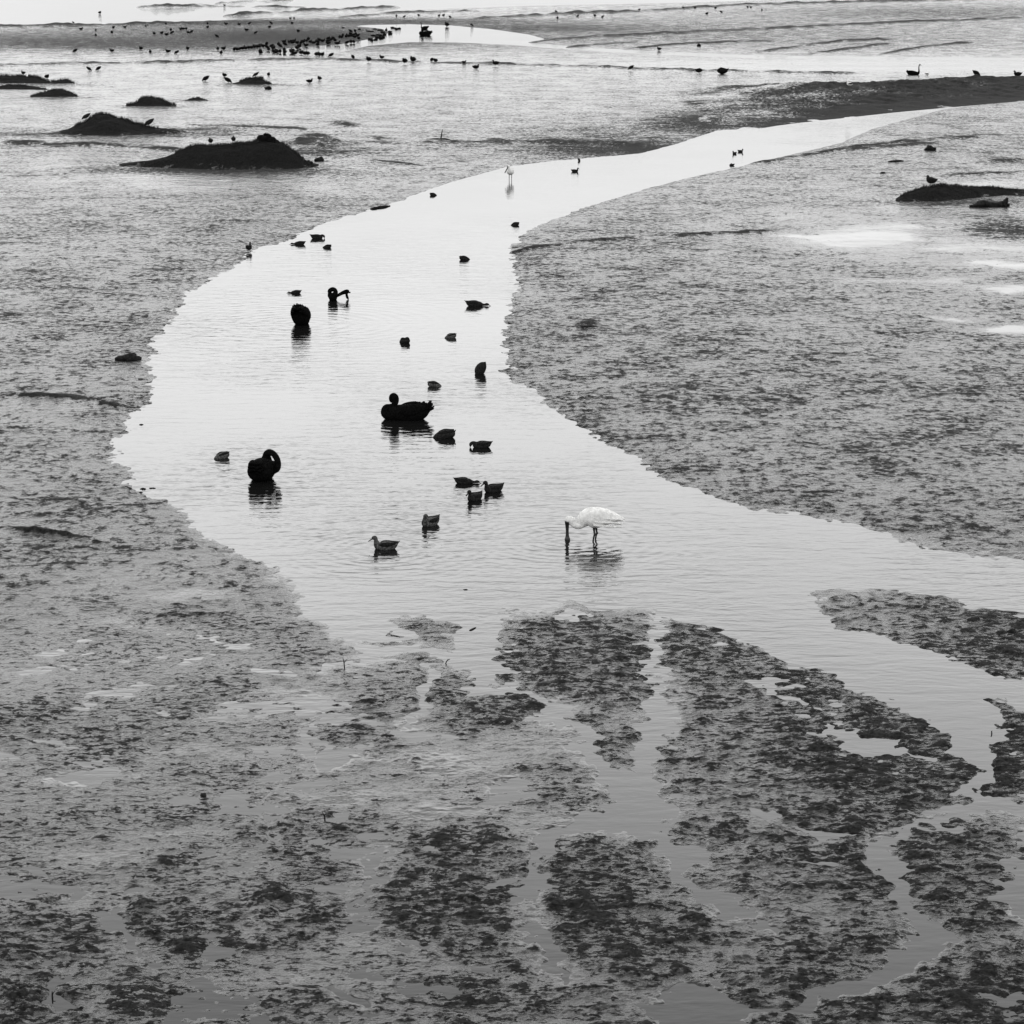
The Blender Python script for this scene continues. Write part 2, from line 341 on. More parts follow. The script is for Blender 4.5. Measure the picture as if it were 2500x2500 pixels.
ru = np.arange(-700, 3205, 5, dtype=np.float32); rv = np.arange(-108, 2804, 4, dtype=np.float32)
RU, RV = np.meshgrid(ru, rv)
sd_river = poly_sd(RU, RV, river)                       # + in water
sd_far = np.maximum(poly_sd(RU, RV, far_channel, 3.0), poly_sd(RU, RV, far_water, 3.0))
sd_ch = np.full(RU.shape, -1e6, np.float32)
for c in chan:
    vs = 1.7
    d = seg_dist(RU, RV, [(a, b) for a, b, _ in c], [w for _, _, w in c], vs=vs) - 5
    sd_ch = np.maximum(sd_ch, -d)
WAT = np.maximum(np.maximum(sd_river, sd_far), sd_ch)
islands = [  # crumbly weed beds between the little channels: (strength, outline)
 (.85, [(1255, 1508), (1240, 1580), (1222, 1600), (1225, 1640), (1290, 1670), (1330, 1700), (1380, 1720), (1440, 1740), (1500, 1755), (1560, 1750), (1600, 1745), (1635, 1715), (1620, 1660), (1600, 1610), (1570, 1560), (1540, 1500), (1480, 1480), (1400, 1490), (1320, 1495)]),
 (.85, [(1380, 1752), (1365, 1785), (1370, 1800), (1420, 1830), (1480, 1855), (1520, 1870), (1555, 1865), (1575, 1845), (1555, 1820), (1550, 1770), (1560, 1755), (1480, 1760)]),
 (.85, [(1625, 1530), (1640, 1600), (1680, 1660), (1675, 1720), (1665, 1780), (1635, 1830), (1625, 1900), (1680, 1920), (1700, 1960), (1790, 1985), (1900, 2010), (2000, 2040), (2100, 2035), (2230, 1990), (2345, 1930), (2370, 1860), (2320, 1790), (2210, 1720), (2100, 1680), (1950, 1620), (1800, 1560), (1700, 1525)]),
 (.9, [(1640, 1985), (1760, 2000), (1900, 2040), (2040, 2060), (2080, 2110), (2140, 2130), (2180, 2200), (2205, 2270), (2190, 2320), (2090, 2365), (1990, 2405), (1900, 2435), (1820, 2440), (1760, 2420), (1690, 2380), (1640, 2340), (1620, 2270), (1700, 2240), (1850, 2290), (1880, 2260), (1760, 2195), (1700, 2110), (1620, 2060)]),
 (1.0, [(1390, 2060), (1500, 2050), (1600, 2080), (1620, 2130), (1680, 2180), (1700, 2240), (1700, 2290), (1650, 2360), (1560, 2390), (1450, 2360), (1380, 2320), (1360, 2260), (1345, 2180), (1370, 2110)]),
 (1.0, [(2165, 2065), (2300, 2015), (2420, 2015), (2480, 2060), (2500, 2120), (2480, 2200), (2460, 2260), (2420, 2300), (2330, 2310), (2290, 2260), (2250, 2190), (2200, 2130), (2170, 2090)]),
 (.95, [(2330, 2320), (2500, 2290), (2700, 2380), (2700, 2700), (2200, 2700), (2100, 2480), (2150, 2430), (2260, 2380)]),
 (.9, [(1830, 2510), (1950, 2455), (2080, 2435), (2180, 2480), (2150, 2700), (1820, 2700)]),
 (1.15, [(2400, 1708), (2460, 1728), (2700, 1790), (2700, 1980), (2480, 1945), (2418, 1930), (2430, 1820), (2465, 1790)]),
 (.95, [(1973, 1432), (2080, 1438), (2250, 1460), (2400, 1486), (2500, 1506), (2800, 1550), (2800, 1710), (2500, 1660), (2350, 1620), (2200, 1580), (2060, 1520), (1985, 1452)]),
 (.8, [(1010, 1520), (1060, 1515), (1130, 1525), (1150, 1540), (1130, 1570), (1090, 1575), (1010, 1570), (920, 1562), (890, 1552), (950, 1540)]), (.75, [(990, 1600), (1080, 1590), (1110, 1605), (1090, 1640), (1010, 1645), (980, 1620)]),
 (.8, [(780, 1720), (860, 1690), (960, 1668), (1040, 1662), (1050, 1690), (1020, 1730), (960, 1760), (900, 1790), (1000, 1830), (1050, 1840), (1010, 1870), (930, 1870), (880, 1820), (780, 1800)]),
 (.85, [(1060, 1720), (1100, 1668), (1180, 1655), (1230, 1690), (1310, 1730), (1320, 1750), (1280, 1790), (1200, 1800), (1100, 1790), (1060, 1745)]), (.7, [(1240, 1845), (1340, 1860), (1420, 1870), (1500, 1920), (1530, 1950), (1440, 1965), (1350, 1950), (1250, 1920)]),
 (.75, [(1010, 2040), (1100, 2020), (1230, 1985), (1235, 2060), (1330, 2045), (1340, 2100), (1280, 2170), (1230, 2220), (1250, 2300), (1300, 2380), (1200, 2360), (1050, 2310), (930, 2260), (940, 2160), (1000, 2090)]),
 (1.05, [(330, 2240), (420, 2200), (560, 2170), (660, 2150), (720, 2200), (790, 2240), (700, 2290), (640, 2310), (560, 2320), (440, 2300), (350, 2290)]), (.85, [(-60, 2250), (160, 2255), (280, 2290), (250, 2350), (100, 2370), (-60, 2360)]),
 (.7, [(280, 2110), (400, 2090), (520, 2110), (500, 2150), (380, 2160), (300, 2140)]), (.75, [(900, 2410), (1300, 2385), (1500, 2400), (1620, 2440), (1600, 2700), (850, 2700), (870, 2460)]), (.85, [(-60, 2390), (120, 2400), (180, 2470), (140, 2560), (-60, 2560)]),
 (.65, [(600, 2410), (720, 2380), (790, 2460), (700, 2560), (580, 2480)]), (.7, [(400, 1505), (470, 1480), (560, 1490), (560, 1530), (420, 1530)]), (.45, [(560, 1640), (760, 1620), (820, 1660), (700, 1720), (560, 1690)]), (.55, [(-100, 1700), (120, 1690), (300, 1710), (250, 1790), (-100, 1800)]), (.5, [(560, 2000), (800, 1980), (860, 2060), (700, 2090), (560, 2060)]), (.55, [(200, 2400), (360, 2390), (470, 2430), (400, 2560), (220, 2560)])]
CLUMP = np.full(RU.shape, .0, np.float32)
for k, pts in islands:
    u0 = min(p[0] for p in pts) - 60; u1 = max(p[0] for p in pts) + 60; v0 = min(p[1] for p in pts) - 40; v1 = max(p[1] for p in pts) + 40
    i0, i1 = np.searchsorted(ru, u0), np.searchsorted(ru, u1); j0, j1 = np.searchsorted(rv, v0), np.searchsorted(rv, v1)
    if i1 <= i0 or j1 <= j0: continue
    sl = (slice(j0, j1), slice(i0, i1))
    CLUMP[sl] = np.maximum(CLUMP[sl], k * sstep(-42, 24, poly_sd(RU[sl], RV[sl], pts)))
DRY = .60 + .10 * sstep(380, 600, RV) * (1 - sstep(1150, 1500, RV)) - .12 * (1 - sstep(150, 400, RV))
for (a, b, r1, r2, k) in dry_blobs:
    DRY = DRY + k * np.exp(-(((RU - a) / r1) ** 2 + ((RV - b) / r2) ** 2))
DRY = DRY - .02 * sstep(1200, 1500, RV) * (1 - sstep(1050, 1350, RU))
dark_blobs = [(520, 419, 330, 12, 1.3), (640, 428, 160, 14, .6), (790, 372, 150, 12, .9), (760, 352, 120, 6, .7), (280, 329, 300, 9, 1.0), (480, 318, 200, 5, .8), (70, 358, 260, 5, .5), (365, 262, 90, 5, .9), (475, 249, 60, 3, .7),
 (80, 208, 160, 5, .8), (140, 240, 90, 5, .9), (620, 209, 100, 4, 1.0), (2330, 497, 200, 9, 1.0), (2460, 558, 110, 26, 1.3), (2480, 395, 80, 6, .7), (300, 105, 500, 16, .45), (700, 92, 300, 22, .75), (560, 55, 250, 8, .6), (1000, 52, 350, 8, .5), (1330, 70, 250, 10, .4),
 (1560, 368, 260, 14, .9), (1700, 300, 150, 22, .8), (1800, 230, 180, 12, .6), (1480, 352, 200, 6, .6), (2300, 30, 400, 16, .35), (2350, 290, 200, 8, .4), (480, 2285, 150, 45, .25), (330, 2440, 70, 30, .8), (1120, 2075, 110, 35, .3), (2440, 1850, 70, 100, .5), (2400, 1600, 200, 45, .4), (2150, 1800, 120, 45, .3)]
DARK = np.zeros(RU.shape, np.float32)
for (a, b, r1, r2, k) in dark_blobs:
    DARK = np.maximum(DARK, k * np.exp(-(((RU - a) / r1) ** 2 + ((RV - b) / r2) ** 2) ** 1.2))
sheen = [(2090, 585, 120, 14, .9), (1960, 582, 100, 4, .6), (2130, 560, 150, 9, .35), (2470, 655, 110, 8, .6), (2330, 772, 70, 6, .6), (2490, 715, 80, 9, .8), (2460, 806, 70, 10, .9), (2200, 690, 200, 7, .3), (2350, 610, 200, 12, .35), (2420, 452, 110, 9, .4),
 (180, 1920, 70, 10, .5), (330, 1900, 90, 12, .35), (470, 1850, 160, 20, .3), (420, 2030, 130, 14, .3), (330, 1530, 130, 12, .35), (480, 1460, 140, 12, .3), (250, 2100, 150, 16, .3), (560, 1760, 140, 18, .3), (700, 1700, 90, 14, .3), (1000, 1850, 140, 18, .35), (820, 1930, 160, 18, .35), (1100, 1990, 140, 14, .4), (950, 2300, 130, 14, .3), (640, 2230, 70, 20, .4), (650, 2380, 120, 14, .3)]
for (a, b, r1, r2, k) in sheen:
    DRY = DRY - k * np.exp(-(((RU - a) / r1) ** 2 + ((RV - b) / r2) ** 2) ** 1.3)
DRY = DRY - .5 * np.exp(-((RU - 2250) / 500) ** 2 - ((RV - 163) / 15) ** 2)
DRY = DRY + (.22 * CLUMP - .17) * sstep(1430, 1520, RV) * sstep(700, 1100, RU)
def lookup(R, U, V):
    a = np.clip((U - ru[0]) / 5, 0, len(ru) - 1.001); b = np.clip((V - rv[0]) / 4, 0, len(rv) - 1.001)
    i = a.astype(int); j = b.astype(int); fa = (a - i); fb = (b - j)
    return (R[j, i] * (1 - fa) + R[j, i + 1] * fa) * (1 - fb) + (R[j + 1, i] * (1 - fa) + R[j + 1, i + 1] * fa) * fb

QUICK = 1.0
vv = np.concatenate([VH + 10 * np.exp(np.linspace(0, math.log(11), 60))[:-1], np.arange(0, 600, 1.6 * QUICK), np.arange(600, 2760, 1.55 * QUICK)]).astype(np.float32)
uu = np.concatenate([np.arange(-700, -60, 14), np.arange(-60, 2560, 2.0 * QUICK), np.arange(2560, 3200, 14)]).astype(np.float32)
U, V = np.meshgrid(uu, vv)
a_, b_, c_ = ray(U, V)
tt = -H / c_
X = (a_ * tt).astype(np.float32); Y = (b_ * tt).astype(np.float32)
dY = np.gradient(Y[:, 0]); dY = np.abs(dY)[:, None]        # row spacing in metres
def octave(lam, seed, ax=1.0, ay=1.0):
    """noise of wavelength lam with detail that the rows can carry"""
    fade = sstep(1.6, 3.2, lam / ay / dY)
    if fade.max() <= 0: return np.zeros(X.shape, np.float32)
    return perlin(X / lam * ax, Y / lam * ay, seed) * fade
# ragged edges: warp the plan in metres, scaled back to pixels
pxm = F / np.maximum(Y, 1)                                   # px per metre across
pvm = 1 / np.maximum(Y * Y / (H * F), 1e-4)                  # px per metre in depth
wu = perlin(X / 1.1, Y / 1.6, 3) * .18 + perlin(X / .35, Y / .5, 4) * .13 + perlin(X / .14, Y / .2, 5) * .09 + perlin(X / .07, Y / .1, 8) * .05
wv = perlin(X / 1.3, Y / 1.9, 6) * .30 + perlin(X / .4, Y / .6, 7) * .20 + perlin(X / .13, Y / .2, 9) * .08
near = sstep(420, 620, V)
wv2 = perlin(X / 2.5, Y / 4.5, 13) * .8 + perlin(X / .9, Y / 1.5, 14) * .4
rt = sstep(1500, 1800, U) * sstep(470, 540, V) * (1 - sstep(900, 1000, V))
WU = U + wu * pxm * (.25 + .75 * near); WV = V + (wv + wv2 * rt) * pvm * (.25 + .75 * near)
wat = lookup(WAT, WU, WV); clump = lookup(CLUMP, WU, WV); dry = lookup(DRY, WU, WV)
fine = np.clip(dry, .15, 1)
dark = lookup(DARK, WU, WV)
# patchiness
patch = perlin(X / 2.3, Y / 3.1, 11) + .5 * perlin(X / .9, Y / 1.2, 12)
clump = np.clip(clump * (1 + .20 * patch) + .10 * patch * sstep(900, 1500, V) * (1 - sstep(900, 1200, U)) + .04, 0, 1.15)
dry = np.clip(dry + .16 * patch + .04 * clump - .34 * sstep(32, 0, -wat) * sstep(1150, 1300, V) * (1 - np.clip(clump * 1.2, 0, 1)), .0, 1)
# mean ground level against distance from the water's edge (wat > 0 in the water)
lowz = sstep(1350, 1600, V)                                   # braided near flat lies almost level with the water
rag = sstep(420, 700, V)
tau = 8 + 26 * rag
land = 1 - np.exp(np.minimum(wat, 0) / tau)
lvl_land = (.034 * (1 - lowz) + .0045 * lowz + .007 * clump) * land + .001
lvl_wat = -.045 * (1 - np.exp(-np.maximum(wat, 0) / (14 + 30 * rag)))
lvl = np.where(wat > 0, lvl_wat, lvl_land)
lump = (octave(.9, 21) * .015 + octave(.42, 22) * .009) * (1 + .5 * (1 - sstep(1100, 1500, U))) * (1 - .55 * lowz * sstep(800, 1100, U))
c0 = octave(.34, 26); c1 = octave(.17, 23, .65, .9); c2 = octave(.085, 24, .65, .9); c3 = octave(.045, 25, .65, .9); c4 = octave(.026, 27, .65, .9)
shelf = sstep(26, 2, wat)
weeds = np.maximum(0, .55 * c0 + c1 + .75 * c2 + .6 * c3 + .4 * c4 + .15 * patch - .12 + .42 * clump) ** 1.15
smooth = (c0 * .006 + c1 * .005 + c2 * .003 + c3 * .0018)
Z = lvl + (lump * (.45 + .6 * clump) + smooth * (.6 + dry)) * (.3 + .7 * sstep(10, -30, wat)) + weeds * (.004 + .010 * clump) * shelf
big = octave(6.0, 31) * .02 + octave(2.4, 32) * .014
Z += np.where(wat < 0, big * land * (1 - lowz) * .8 + np.abs(big) * land * .15, 0)
for pts, th, h in lines:
    us = [p[0] for p in pts]; vs_ = [p[1] for p in pts]
    vl = np.interp(U, us, vs_) + perlin(U / 40, U * 0 + h * 77, 41) * th * .8
    fadeu = sstep(us[0] - 8, us[0] + 40, U) * (1 - sstep(us[-1] - 40, us[-1] + 8, U)) if us[0] > -600 else (1 - sstep(us[-1] - 40, us[-1] + 8, U))
    d = (V - vl) / (th * .8)
    cl_boost = 1
    prof = np.exp(-np.where(d < 0, d * .45, d) ** 2) * fadeu * np.clip(.7 + .7 * perlin(U / 90, U * 0 + h * 31, 42) + .5 * perlin(U / 22, V / 5 + h * 31, 43), .05, 1.3)
    Z += prof * h
    dry = np.clip(dry + prof * .5, 0, 1)
    clump = np.clip(clump + prof * .5, 0, 1); dark = np.maximum(dark, prof * .95)  # shade of the scarp faces painted into the colour as dark cover
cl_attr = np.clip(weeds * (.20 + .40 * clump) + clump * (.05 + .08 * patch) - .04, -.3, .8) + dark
Zf = Z.astype(np.float32)
mud = grid_mesh('mudflat', X, Y, Zf, M['mud'], {'dry': dry, 'clump': cl_attr, 'fine': lowz + 0 * X})
tag(mud, kind='structure')
def mud_z(u, v):
    j = int(np.clip(np.searchsorted(vv, v), 0, len(vv) - 1)); i = int(np.clip(np.searchsorted(uu, u), 0, len(uu) - 1))
    return float(max(Zf[j, i], 0))

# ------------------------------------------------------------------ water
def water_material(rings):
    m = bpy.data.materials.new('river_water'); m.use_nodes = True
    t = m.node_tree; p = t.nodes['Principled BSDF']; L = t.links.new; A = t.nodes.new
    p.inputs['Base Color'].default_value = gcol(.007); p.inputs['IOR'].default_value = 1.333
    p.inputs['Roughness'].default_value = .02
    geo = A('ShaderNodeNewGeometry')
    def math_(op, a, b=None):
        q = A('ShaderNodeMath'); q.operation = op
        for i, s_ in enumerate((a, b)):
            if s_ is None: continue
            if isinstance(s_, (int, float)): q.inputs[i].default_value = s_
            else: L(s_, q.inputs[i])
        return q.outputs[0]
    def noise(mp, detail=2, rg=.5, dist=0):
        n = A('ShaderNodeTexNoise'); n.inputs['Scale'].default_value = 1; n.inputs['Detail'].default_value = detail
        n.inputs['Roughness'].default_value = rg; n.inputs['Distortion'].default_value = dist
        k = A('ShaderNodeMapping'); k.inputs['Scale'].default_value = mp
        L(geo.outputs['Position'], k.inputs[0]); L(k.outputs[0], n.inputs['Vector'])
        return n.outputs['Fac']
    n1 = noise((1.6, 4.5, 1), 3, .55, .5)     # ripples with crests across the view
    n2 = noise((6, 14, 1), 2)
    amp = noise((.18, .12, 1), 2)             # calm and ruffled patches
    mr = A('ShaderNodeMapRange'); mr.inputs[1].default_value = .38; mr.inputs[2].default_value = .62; mr.inputs[3].default_value = .35; mr.inputs[4].default_value = 1.0
    L(amp, mr.inputs[0])
    h = math_('ADD', math_('MULTIPLY', n1, .019), math_('MULTIPLY', n2, .0048))
    h = math_('MULTIPLY', h, mr.outputs[0])
    # calmer far away (shelter of the narrow reach) : by place on the river
    sepp = A('ShaderNodeSeparateXYZ'); L(geo.outputs['Position'], sepp.inputs[0])
    fr = A('ShaderNodeMapRange'); fr.inputs[1].default_value = 40; fr.inputs[2].default_value = 70; fr.inputs[3].default_value = 1; fr.inputs[4].default_value = .45
    L(sepp.outputs['Y'], fr.inputs[0])
    h = math_('MULTIPLY', h, fr.outputs[0])
    nr = A('ShaderNodeMapRange'); nr.inputs[1].default_value = 21; nr.inputs[2].default_value = 27; nr.inputs[3].default_value = .22; nr.inputs[4].default_value = 1
    L(sepp.outputs['Y'], nr.inputs[0])
    h = math_('MULTIPLY', h, nr.outputs[0])
    wob = noise((2.2, 2.2, 1), 2)
    for (x, y, lam, R, a) in rings:
        vm = A('ShaderNodeVectorMath'); vm.operation = 'DISTANCE'; vm.inputs[1].default_value = (x, y, 0)
        L(geo.outputs['Position'], vm.inputs[0])
        d = math_('ADD', vm.outputs['Value'], math_('MULTIPLY', wob, lam * .9))
        s_ = math_('SINE', math_('MULTIPLY', d, 2 * math.pi / lam))
        fall = math_('POWER', 2.718, math_('MULTIPLY', math_('MULTIPLY', d, d), -1.0 / (R * R)))
        h = math_('ADD', h, math_('MULTIPLY', math_('MULTIPLY', s_, fall), a))
    b = A('ShaderNodeBump'); b.inputs['Distance'].default_value = 1.0; b.inputs['Strength'].default_value = 1.0
    L(h, b.inputs['Height']); L(b.outputs[0], p.inputs['Normal'])
    return m
ring_px = [(1382, 1320, .16, 1.3, .0012), (1455, 1318, .2, 1.1, .0008), (934, 1342, .17, 1.4, .0010), (1044, 1284, .15, 1.0, .0008), (990, 1023, .24, 1.6, .0012),
           (645, 1169, .2, 1.5, .0010), (735, 792, .3, 3.2, .0010), (1173, 914, .2, 1.6, .0009), (1158, 1215, .16, 1.0, .0007), (540, 1121, .18, 1.2, .0008)]
M['water'] = water_material([ground(u, v)[:2] + (lam, R, a * 1.5) for u, v, lam, R, a in ring_px])
w = new_mesh('river_water', [(-3000, -200, 0), (3000, -200, 0), (3000, 6000, 0), (-3000, 6000, 0)], [(0, 1, 2, 3)], M['water'], smooth=False)
tag(w, kind='structure')

# ------------------------------------------------------------------ bank and mounds
def ridge(name, crest, base, D, back, nx=400, ny=90, mat=None, rough=.04, taper=None, lumps=.0, power=1.2, edge=.06, bank=False):
    """crest: (u, v) of the skyline; base: (u, v) of the foot; D: metres from foot to crest"""
    us = np.linspace(crest[0][0], crest[-1][0], nx)
    vc = np.interp(us, [c[0] for c in crest], [c[1] for c in crest])
    vb = np.interp(us, [c[0] for c in base], [c[1] for c in base])
    Dd = np.interp(us, [c[0] for c in D], [c[1] for c in D]) if isinstance(D, list) else np.full(nx, float(D))
    s = np.linspace(-1, 1, ny)
    Xs = np.zeros((ny, nx)); Ys = np.zeros((ny, nx)); Zs = np.zeros((ny, nx))
    for k in range(nx):
        _, yf, _ = ground(us[k], vb[k]); yc = yf + Dd[k]
        x, _, zc = at_depth(us[k], vc[k], yc)
        zc = max(zc, -.02)
        for_y = np.where(s < 0, yc + s * Dd[k] * 1.15, yc + s * back)
        a = np.clip(1 - np.abs(s), 0, 1)
        prof = np.where(s < 0, np.sin(a * math.pi / 2) ** power, (3 * a ** 2 - 2 * a ** 3))
        Xs[:, k] = x * for_y / yc; Ys[:, k] = for_y; Zs[:, k] = zc * prof
    amp = np.clip(Zs / max(Zs.max(), .01), 0, 1) ** .6
    n = perlin(Xs / 1.6, Ys / 1.2, 50) * 1.3 + perlin(Xs / .7, Ys / .7, 51) * .9 + perlin(Xs / .35, Ys / .35, 52) * .6 + perlin(Xs / .13, Ys / .13, 53) * .35
    Zs = Zs + n * rough * amp
    if lumps: Zs = Zs + np.abs(perlin(Xs / 2.6, Ys / 2.2, 54)) * lumps * amp - np.abs(perlin(Xs / 1.1, Ys / 4.0, 55)) * lumps * .7 * amp
    ed = sstep(0, 1, np.clip(np.minimum(np.arange(nx), np.arange(nx)[::-1]) / (nx * edge), 0, 1))
    Zs = Zs * ed - .05 * (1 - ed)
    Zs[0] = -.08; Zs[-1] = -.08
    at_ = None
    if isinstance(bank, tuple):
        at_ = {'dry': bank[0] + 0 * Xs, 'clump': np.clip(bank[1] * (-.12 + 1.25 * amp[::-1] ** .7 + .3 * perlin(Xs[::-1] / .5, Ys[::-1] / .5, 59)), 0, 2), 'fine': bank[2] + 0 * Xs}
    elif bank:
        k_ = sstep(1650, 2250, us)[None, :] * np.ones((ny, 1))
        pn = perlin(Xs / 3.5, Ys / 5, 58) * .25
        at_ = {'dry': np.clip(.62 + .3 * k_ + pn, 0, 1)[::-1], 'fine': np.zeros((ny, nx)), 'clump': np.clip(.05 + 1.0 * k_ + pn * 2.4 + .3 * np.maximum(0, n) - .35 * sstep(.1, .5, s)[:, None] + .5 * sstep(-.5, -.85, s)[:, None], 0, 1.5)[::-1]}
    o = grid_mesh(name, Xs[::-1], Ys[::-1], Zs[::-1], mat or M['mound'], at_)
    top = [(Xs[ny // 2, k], Ys[ny // 2, k], Zs[ny // 2, k]) for k in range(nx)]
    return o, top

def tufts(parent, top, frac=(0, 1), n=120, h=.07, name='grass_fringe', spread=.3, seed=1):
    rnd = random.Random(seed); vs, fs = [], []
    for _ in range(n):
        k = int(len(top) * rnd.uniform(*frac)); k = min(k, len(top) - 1)
        x, y, z = top[k]
        y += rnd.uniform(-spread, spread) * .5; z -= .015
        if z < .04: continue
        x += rnd.uniform(-.05, .05)
        for b in range(rnd.randint(2, 4)):
            hh = h * rnd.uniform(.3, 1.15); lx = rnd.uniform(-.5, .5) * hh; ly = rnd.uniform(-.4, .4) * hh; wd = .006 + .006 * rnd.random() + h * .05
            bx = x + rnd.uniform(-.04, .04); i = len(vs)
            vs += [(bx - wd, y, z - .03), (bx + wd, y, z - .03), (bx, y + wd, z - .03), (bx + lx, y + ly, z + hh)]
            fs += [(i, i + 1, i + 3), (i + 1, i + 2, i + 3), (i + 2, i, i + 3)]
    if not vs: return
    o = new_mesh(name, vs, fs, M['weed'], parent, smooth=False)
    return o

bank, bt = ridge('river_bank', [(1560, 240), (1650, 226), (1750, 214), (1850, 213), (1950, 207), (2050, 206), (2150, 202), (2300, 196), (2400, 192), (2500, 191), (2700, 187), (3000, 183)],
                 [(1560, 366), (1650, 346), (1750, 316), (1900, 295), (2050, 281), (2200, 266), (2500, 241), (2700, 232), (3000, 226)],
                 [(1560, 30), (1650, 30), (1800, 26), (2000, 18), (2300, 15), (3000, 14)], 9, nx=1100, ny=200, rough=.07, lumps=.26, power=1.5, mat=M['mud'], edge=.22, bank=True)
tag(bank, kind='structure')
mounds = {}
def mound(key, crest, base, D, back, label, n=80, h=.06, frac=(0, 1), lumps=.0, rough=.03, seed=1, power=1.8, mat=None, attr_=(.85, 1.9, .3), edge_=.08):
    us = [crest[0][0], crest[-1][0]]
    if not isinstance(base, list): base = [(us[0], base), (us[1], base)]
    vbs = [np.interp(c[0], [b[0] for b in base], [b[1] for b in base]) - c[1] for c in crest]
    mh = max(vbs)
    D = [(c[0], D * max(.06, min(1, max(0, h_) / mh)) ** .8) for c, h_ in zip(crest, vbs)]
    o, top = ridge('mud_mound', crest, base, D, back, nx=320, ny=110, mat=mat, bank=attr_, edge=edge_, rough=rough * 1.7, lumps=lumps, power=power)
    tag(o, label, 'mud mound', 'dark mud mounds on the flat')
    if n: tag(tufts(o, top, frac, n * 4, h * 1.9, seed=seed), kind='stuff')
    mounds[key] = top
    return o
mound('big', [(255, 412), (300, 402), (400, 385), (450, 366), (480, 357), (540, 354), (600, 350), (630, 344), (660, 342), (690, 352), (720, 372), (745, 395), (790, 410), (850, 412)], [(255, 408), (400, 412), (550, 416), (700, 415), (850, 408)],
      2.2, 2.2, 'largest black mound of mud, with a rough crest and two birds on top', 170, .07, (.3, .85), seed=1, lumps=.05)
mound('mid', [(120, 330), (165, 318), (200, 302), (225, 287), (245, 283), (262, 287), (290, 296), (330, 304), (380, 314), (440, 322), (560, 322)], [(120, 332), (250, 334), (400, 330), (560, 323)], 3.2, 3,
      'twin-ridged dark mound with one bird pecking on each side', 90, .08, (.15, .6), lumps=.2, seed=2)
mound('c', [(296, 260), (330, 253), (350, 242), (375, 238), (395, 243), (410, 254), (440, 260)], 261, 1.6, 1.8, 'small pointed dark mound with a grassy crest, left of a flatter one', 70, .09, seed=3)
mound('d', [(430, 247), (460, 243), (485, 238), (500, 243), (518, 248)], 248, 1.2, 1.4, 'smallest low dark mound, right of the grassy pointed one', 20, .05, seed=4)
mound('e', [(-120, 184), (0, 184), (60, 186), (95, 190), (120, 201), (145, 199), (158, 193), (172, 199), (200, 206)], [(-120, 205), (0, 205), (200, 207)], 2.4, 2.2, 'long flat topped dark mound running out of the left edge', 90, .10, seed=5)
mound('f', [(-120, 209), (0, 208), (60, 209), (95, 213), (130, 221)], [(-120, 219), (130, 222)], 1.6, 1.4, 'narrow low dark strip of mud below the flat topped mound at left edge', 20, .05, seed=6)
mound('g', [(66, 238), (95, 229), (120, 223), (145, 220), (175, 225), (190, 235), (220, 239)], 239, 1.8, 1.8, 'low dark mound just below the narrow strip at the left', 60, .07, seed=7)
mound('h', [(552, 208), (575, 203), (592, 197), (600, 192), (640, 192), (648, 201), (665, 206), (690, 208)], 208, 1.8, 1.8, 'small flat topped dark mound with a bird perched on its left shoulder', 50, .09, (.25, .8), seed=8)
mound('r', [(2160, 495), (2200, 482), (2230, 466), (2260, 457), (2290, 453), (2340, 455), (2380, 457), (2450, 462), (2560, 470), (2700, 485)], [(2160, 497), (2300, 494), (2450, 480), (2700, 488)], 1.6, 1.8,
      'dark mound at the right with a bird perched on it', 120, .05, (.08, .6), seed=9)
mound('bot', [(150, 2480), (240, 2452), (275, 2425), (305, 2406), (335, 2399), (365, 2405), (385, 2422), (430, 2446), (500, 2472)], [(150, 2484), (320, 2488), (500, 2478)], .45, .4,
      'low weedy mud hump in the near left foreground', 0, .010, seed=10, rough=.012, mat=M['mud'], attr_=(.7, .55, 1), edge_=.35)

# ------------------------------------------------------------------ bird building
def catmull(P, sub):
    P = [np.array(p, float) for p in P]
    out = []
    n = len(P)
    for i in range(n - 1):
        p0 = P[i - 1] if i > 0 else 2 * P[0] - P[1]
        p1, p2 = P[i], P[i + 1]
        p3 = P[i + 2] if i + 2 < n else 2 * P[-1] - P[-2]
        for k in range(sub):
            t = k / sub
            out.append(.5 * ((2 * p1) + (-p0 + p2) * t + (2 * p0 - 5 * p1 + 4 * p2 - p3) * t * t + (-p0 + 3 * p1 - 3 * p2 + p3) * t ** 3))
    out.append(P[-1])
    return out
def sweep(stations, seg=14, sub=4, flip=0):
    """stations: (x,y,z,rw,rh) along one body; returns a closed surface"""
    P = catmull(stations, sub)
    vs, fs = [], []
    side = None
    for i, p in enumerate(P):
        c = p[:3]
        t = (P[min(i + 1, len(P) - 1)][:3] - P[max(i - 1, 0)][:3]); t /= (np.linalg.norm(t) + 1e-9)
        if side is None: side = np.array([0, 1.0, 0])
        side = side - t * side.dot(t); side /= (np.linalg.norm(side) + 1e-9)
        up = np.cross(t, side)
        rw, rh = max(p[3], 4e-4), max(p[4], 4e-4)
        for k in range(seg):
            a = 2 * math.pi * k / seg
            vs.append(c + side * rw * math.cos(a) + up * rh * math.sin(a))
    n = len(P)
    for i in range(n - 1):
        for k in range(seg):
            a = i * seg + k; b = i * seg + (k + 1) % seg
            fs.append((a, b, b + seg, a + seg))
    vs.append(P[0][:3]); vs.append(P[-1][:3])
    for k in range(seg):
        fs.append((len(vs) - 2, (k + 1) % seg, k))
        fs.append((len(vs) - 1, (n - 1) * seg + k, (n - 1) * seg + (k + 1) % seg))
    return vs, fs
def join(parts):
    vs, fs = [], []
    for v, f in parts:
        o = len(vs); vs += list(v); fs += [tuple(i + o for i in q) for q in f]
    return vs, fs
def xz(st): return [(x, 0, z, a, b) for x, z, a, b in st]
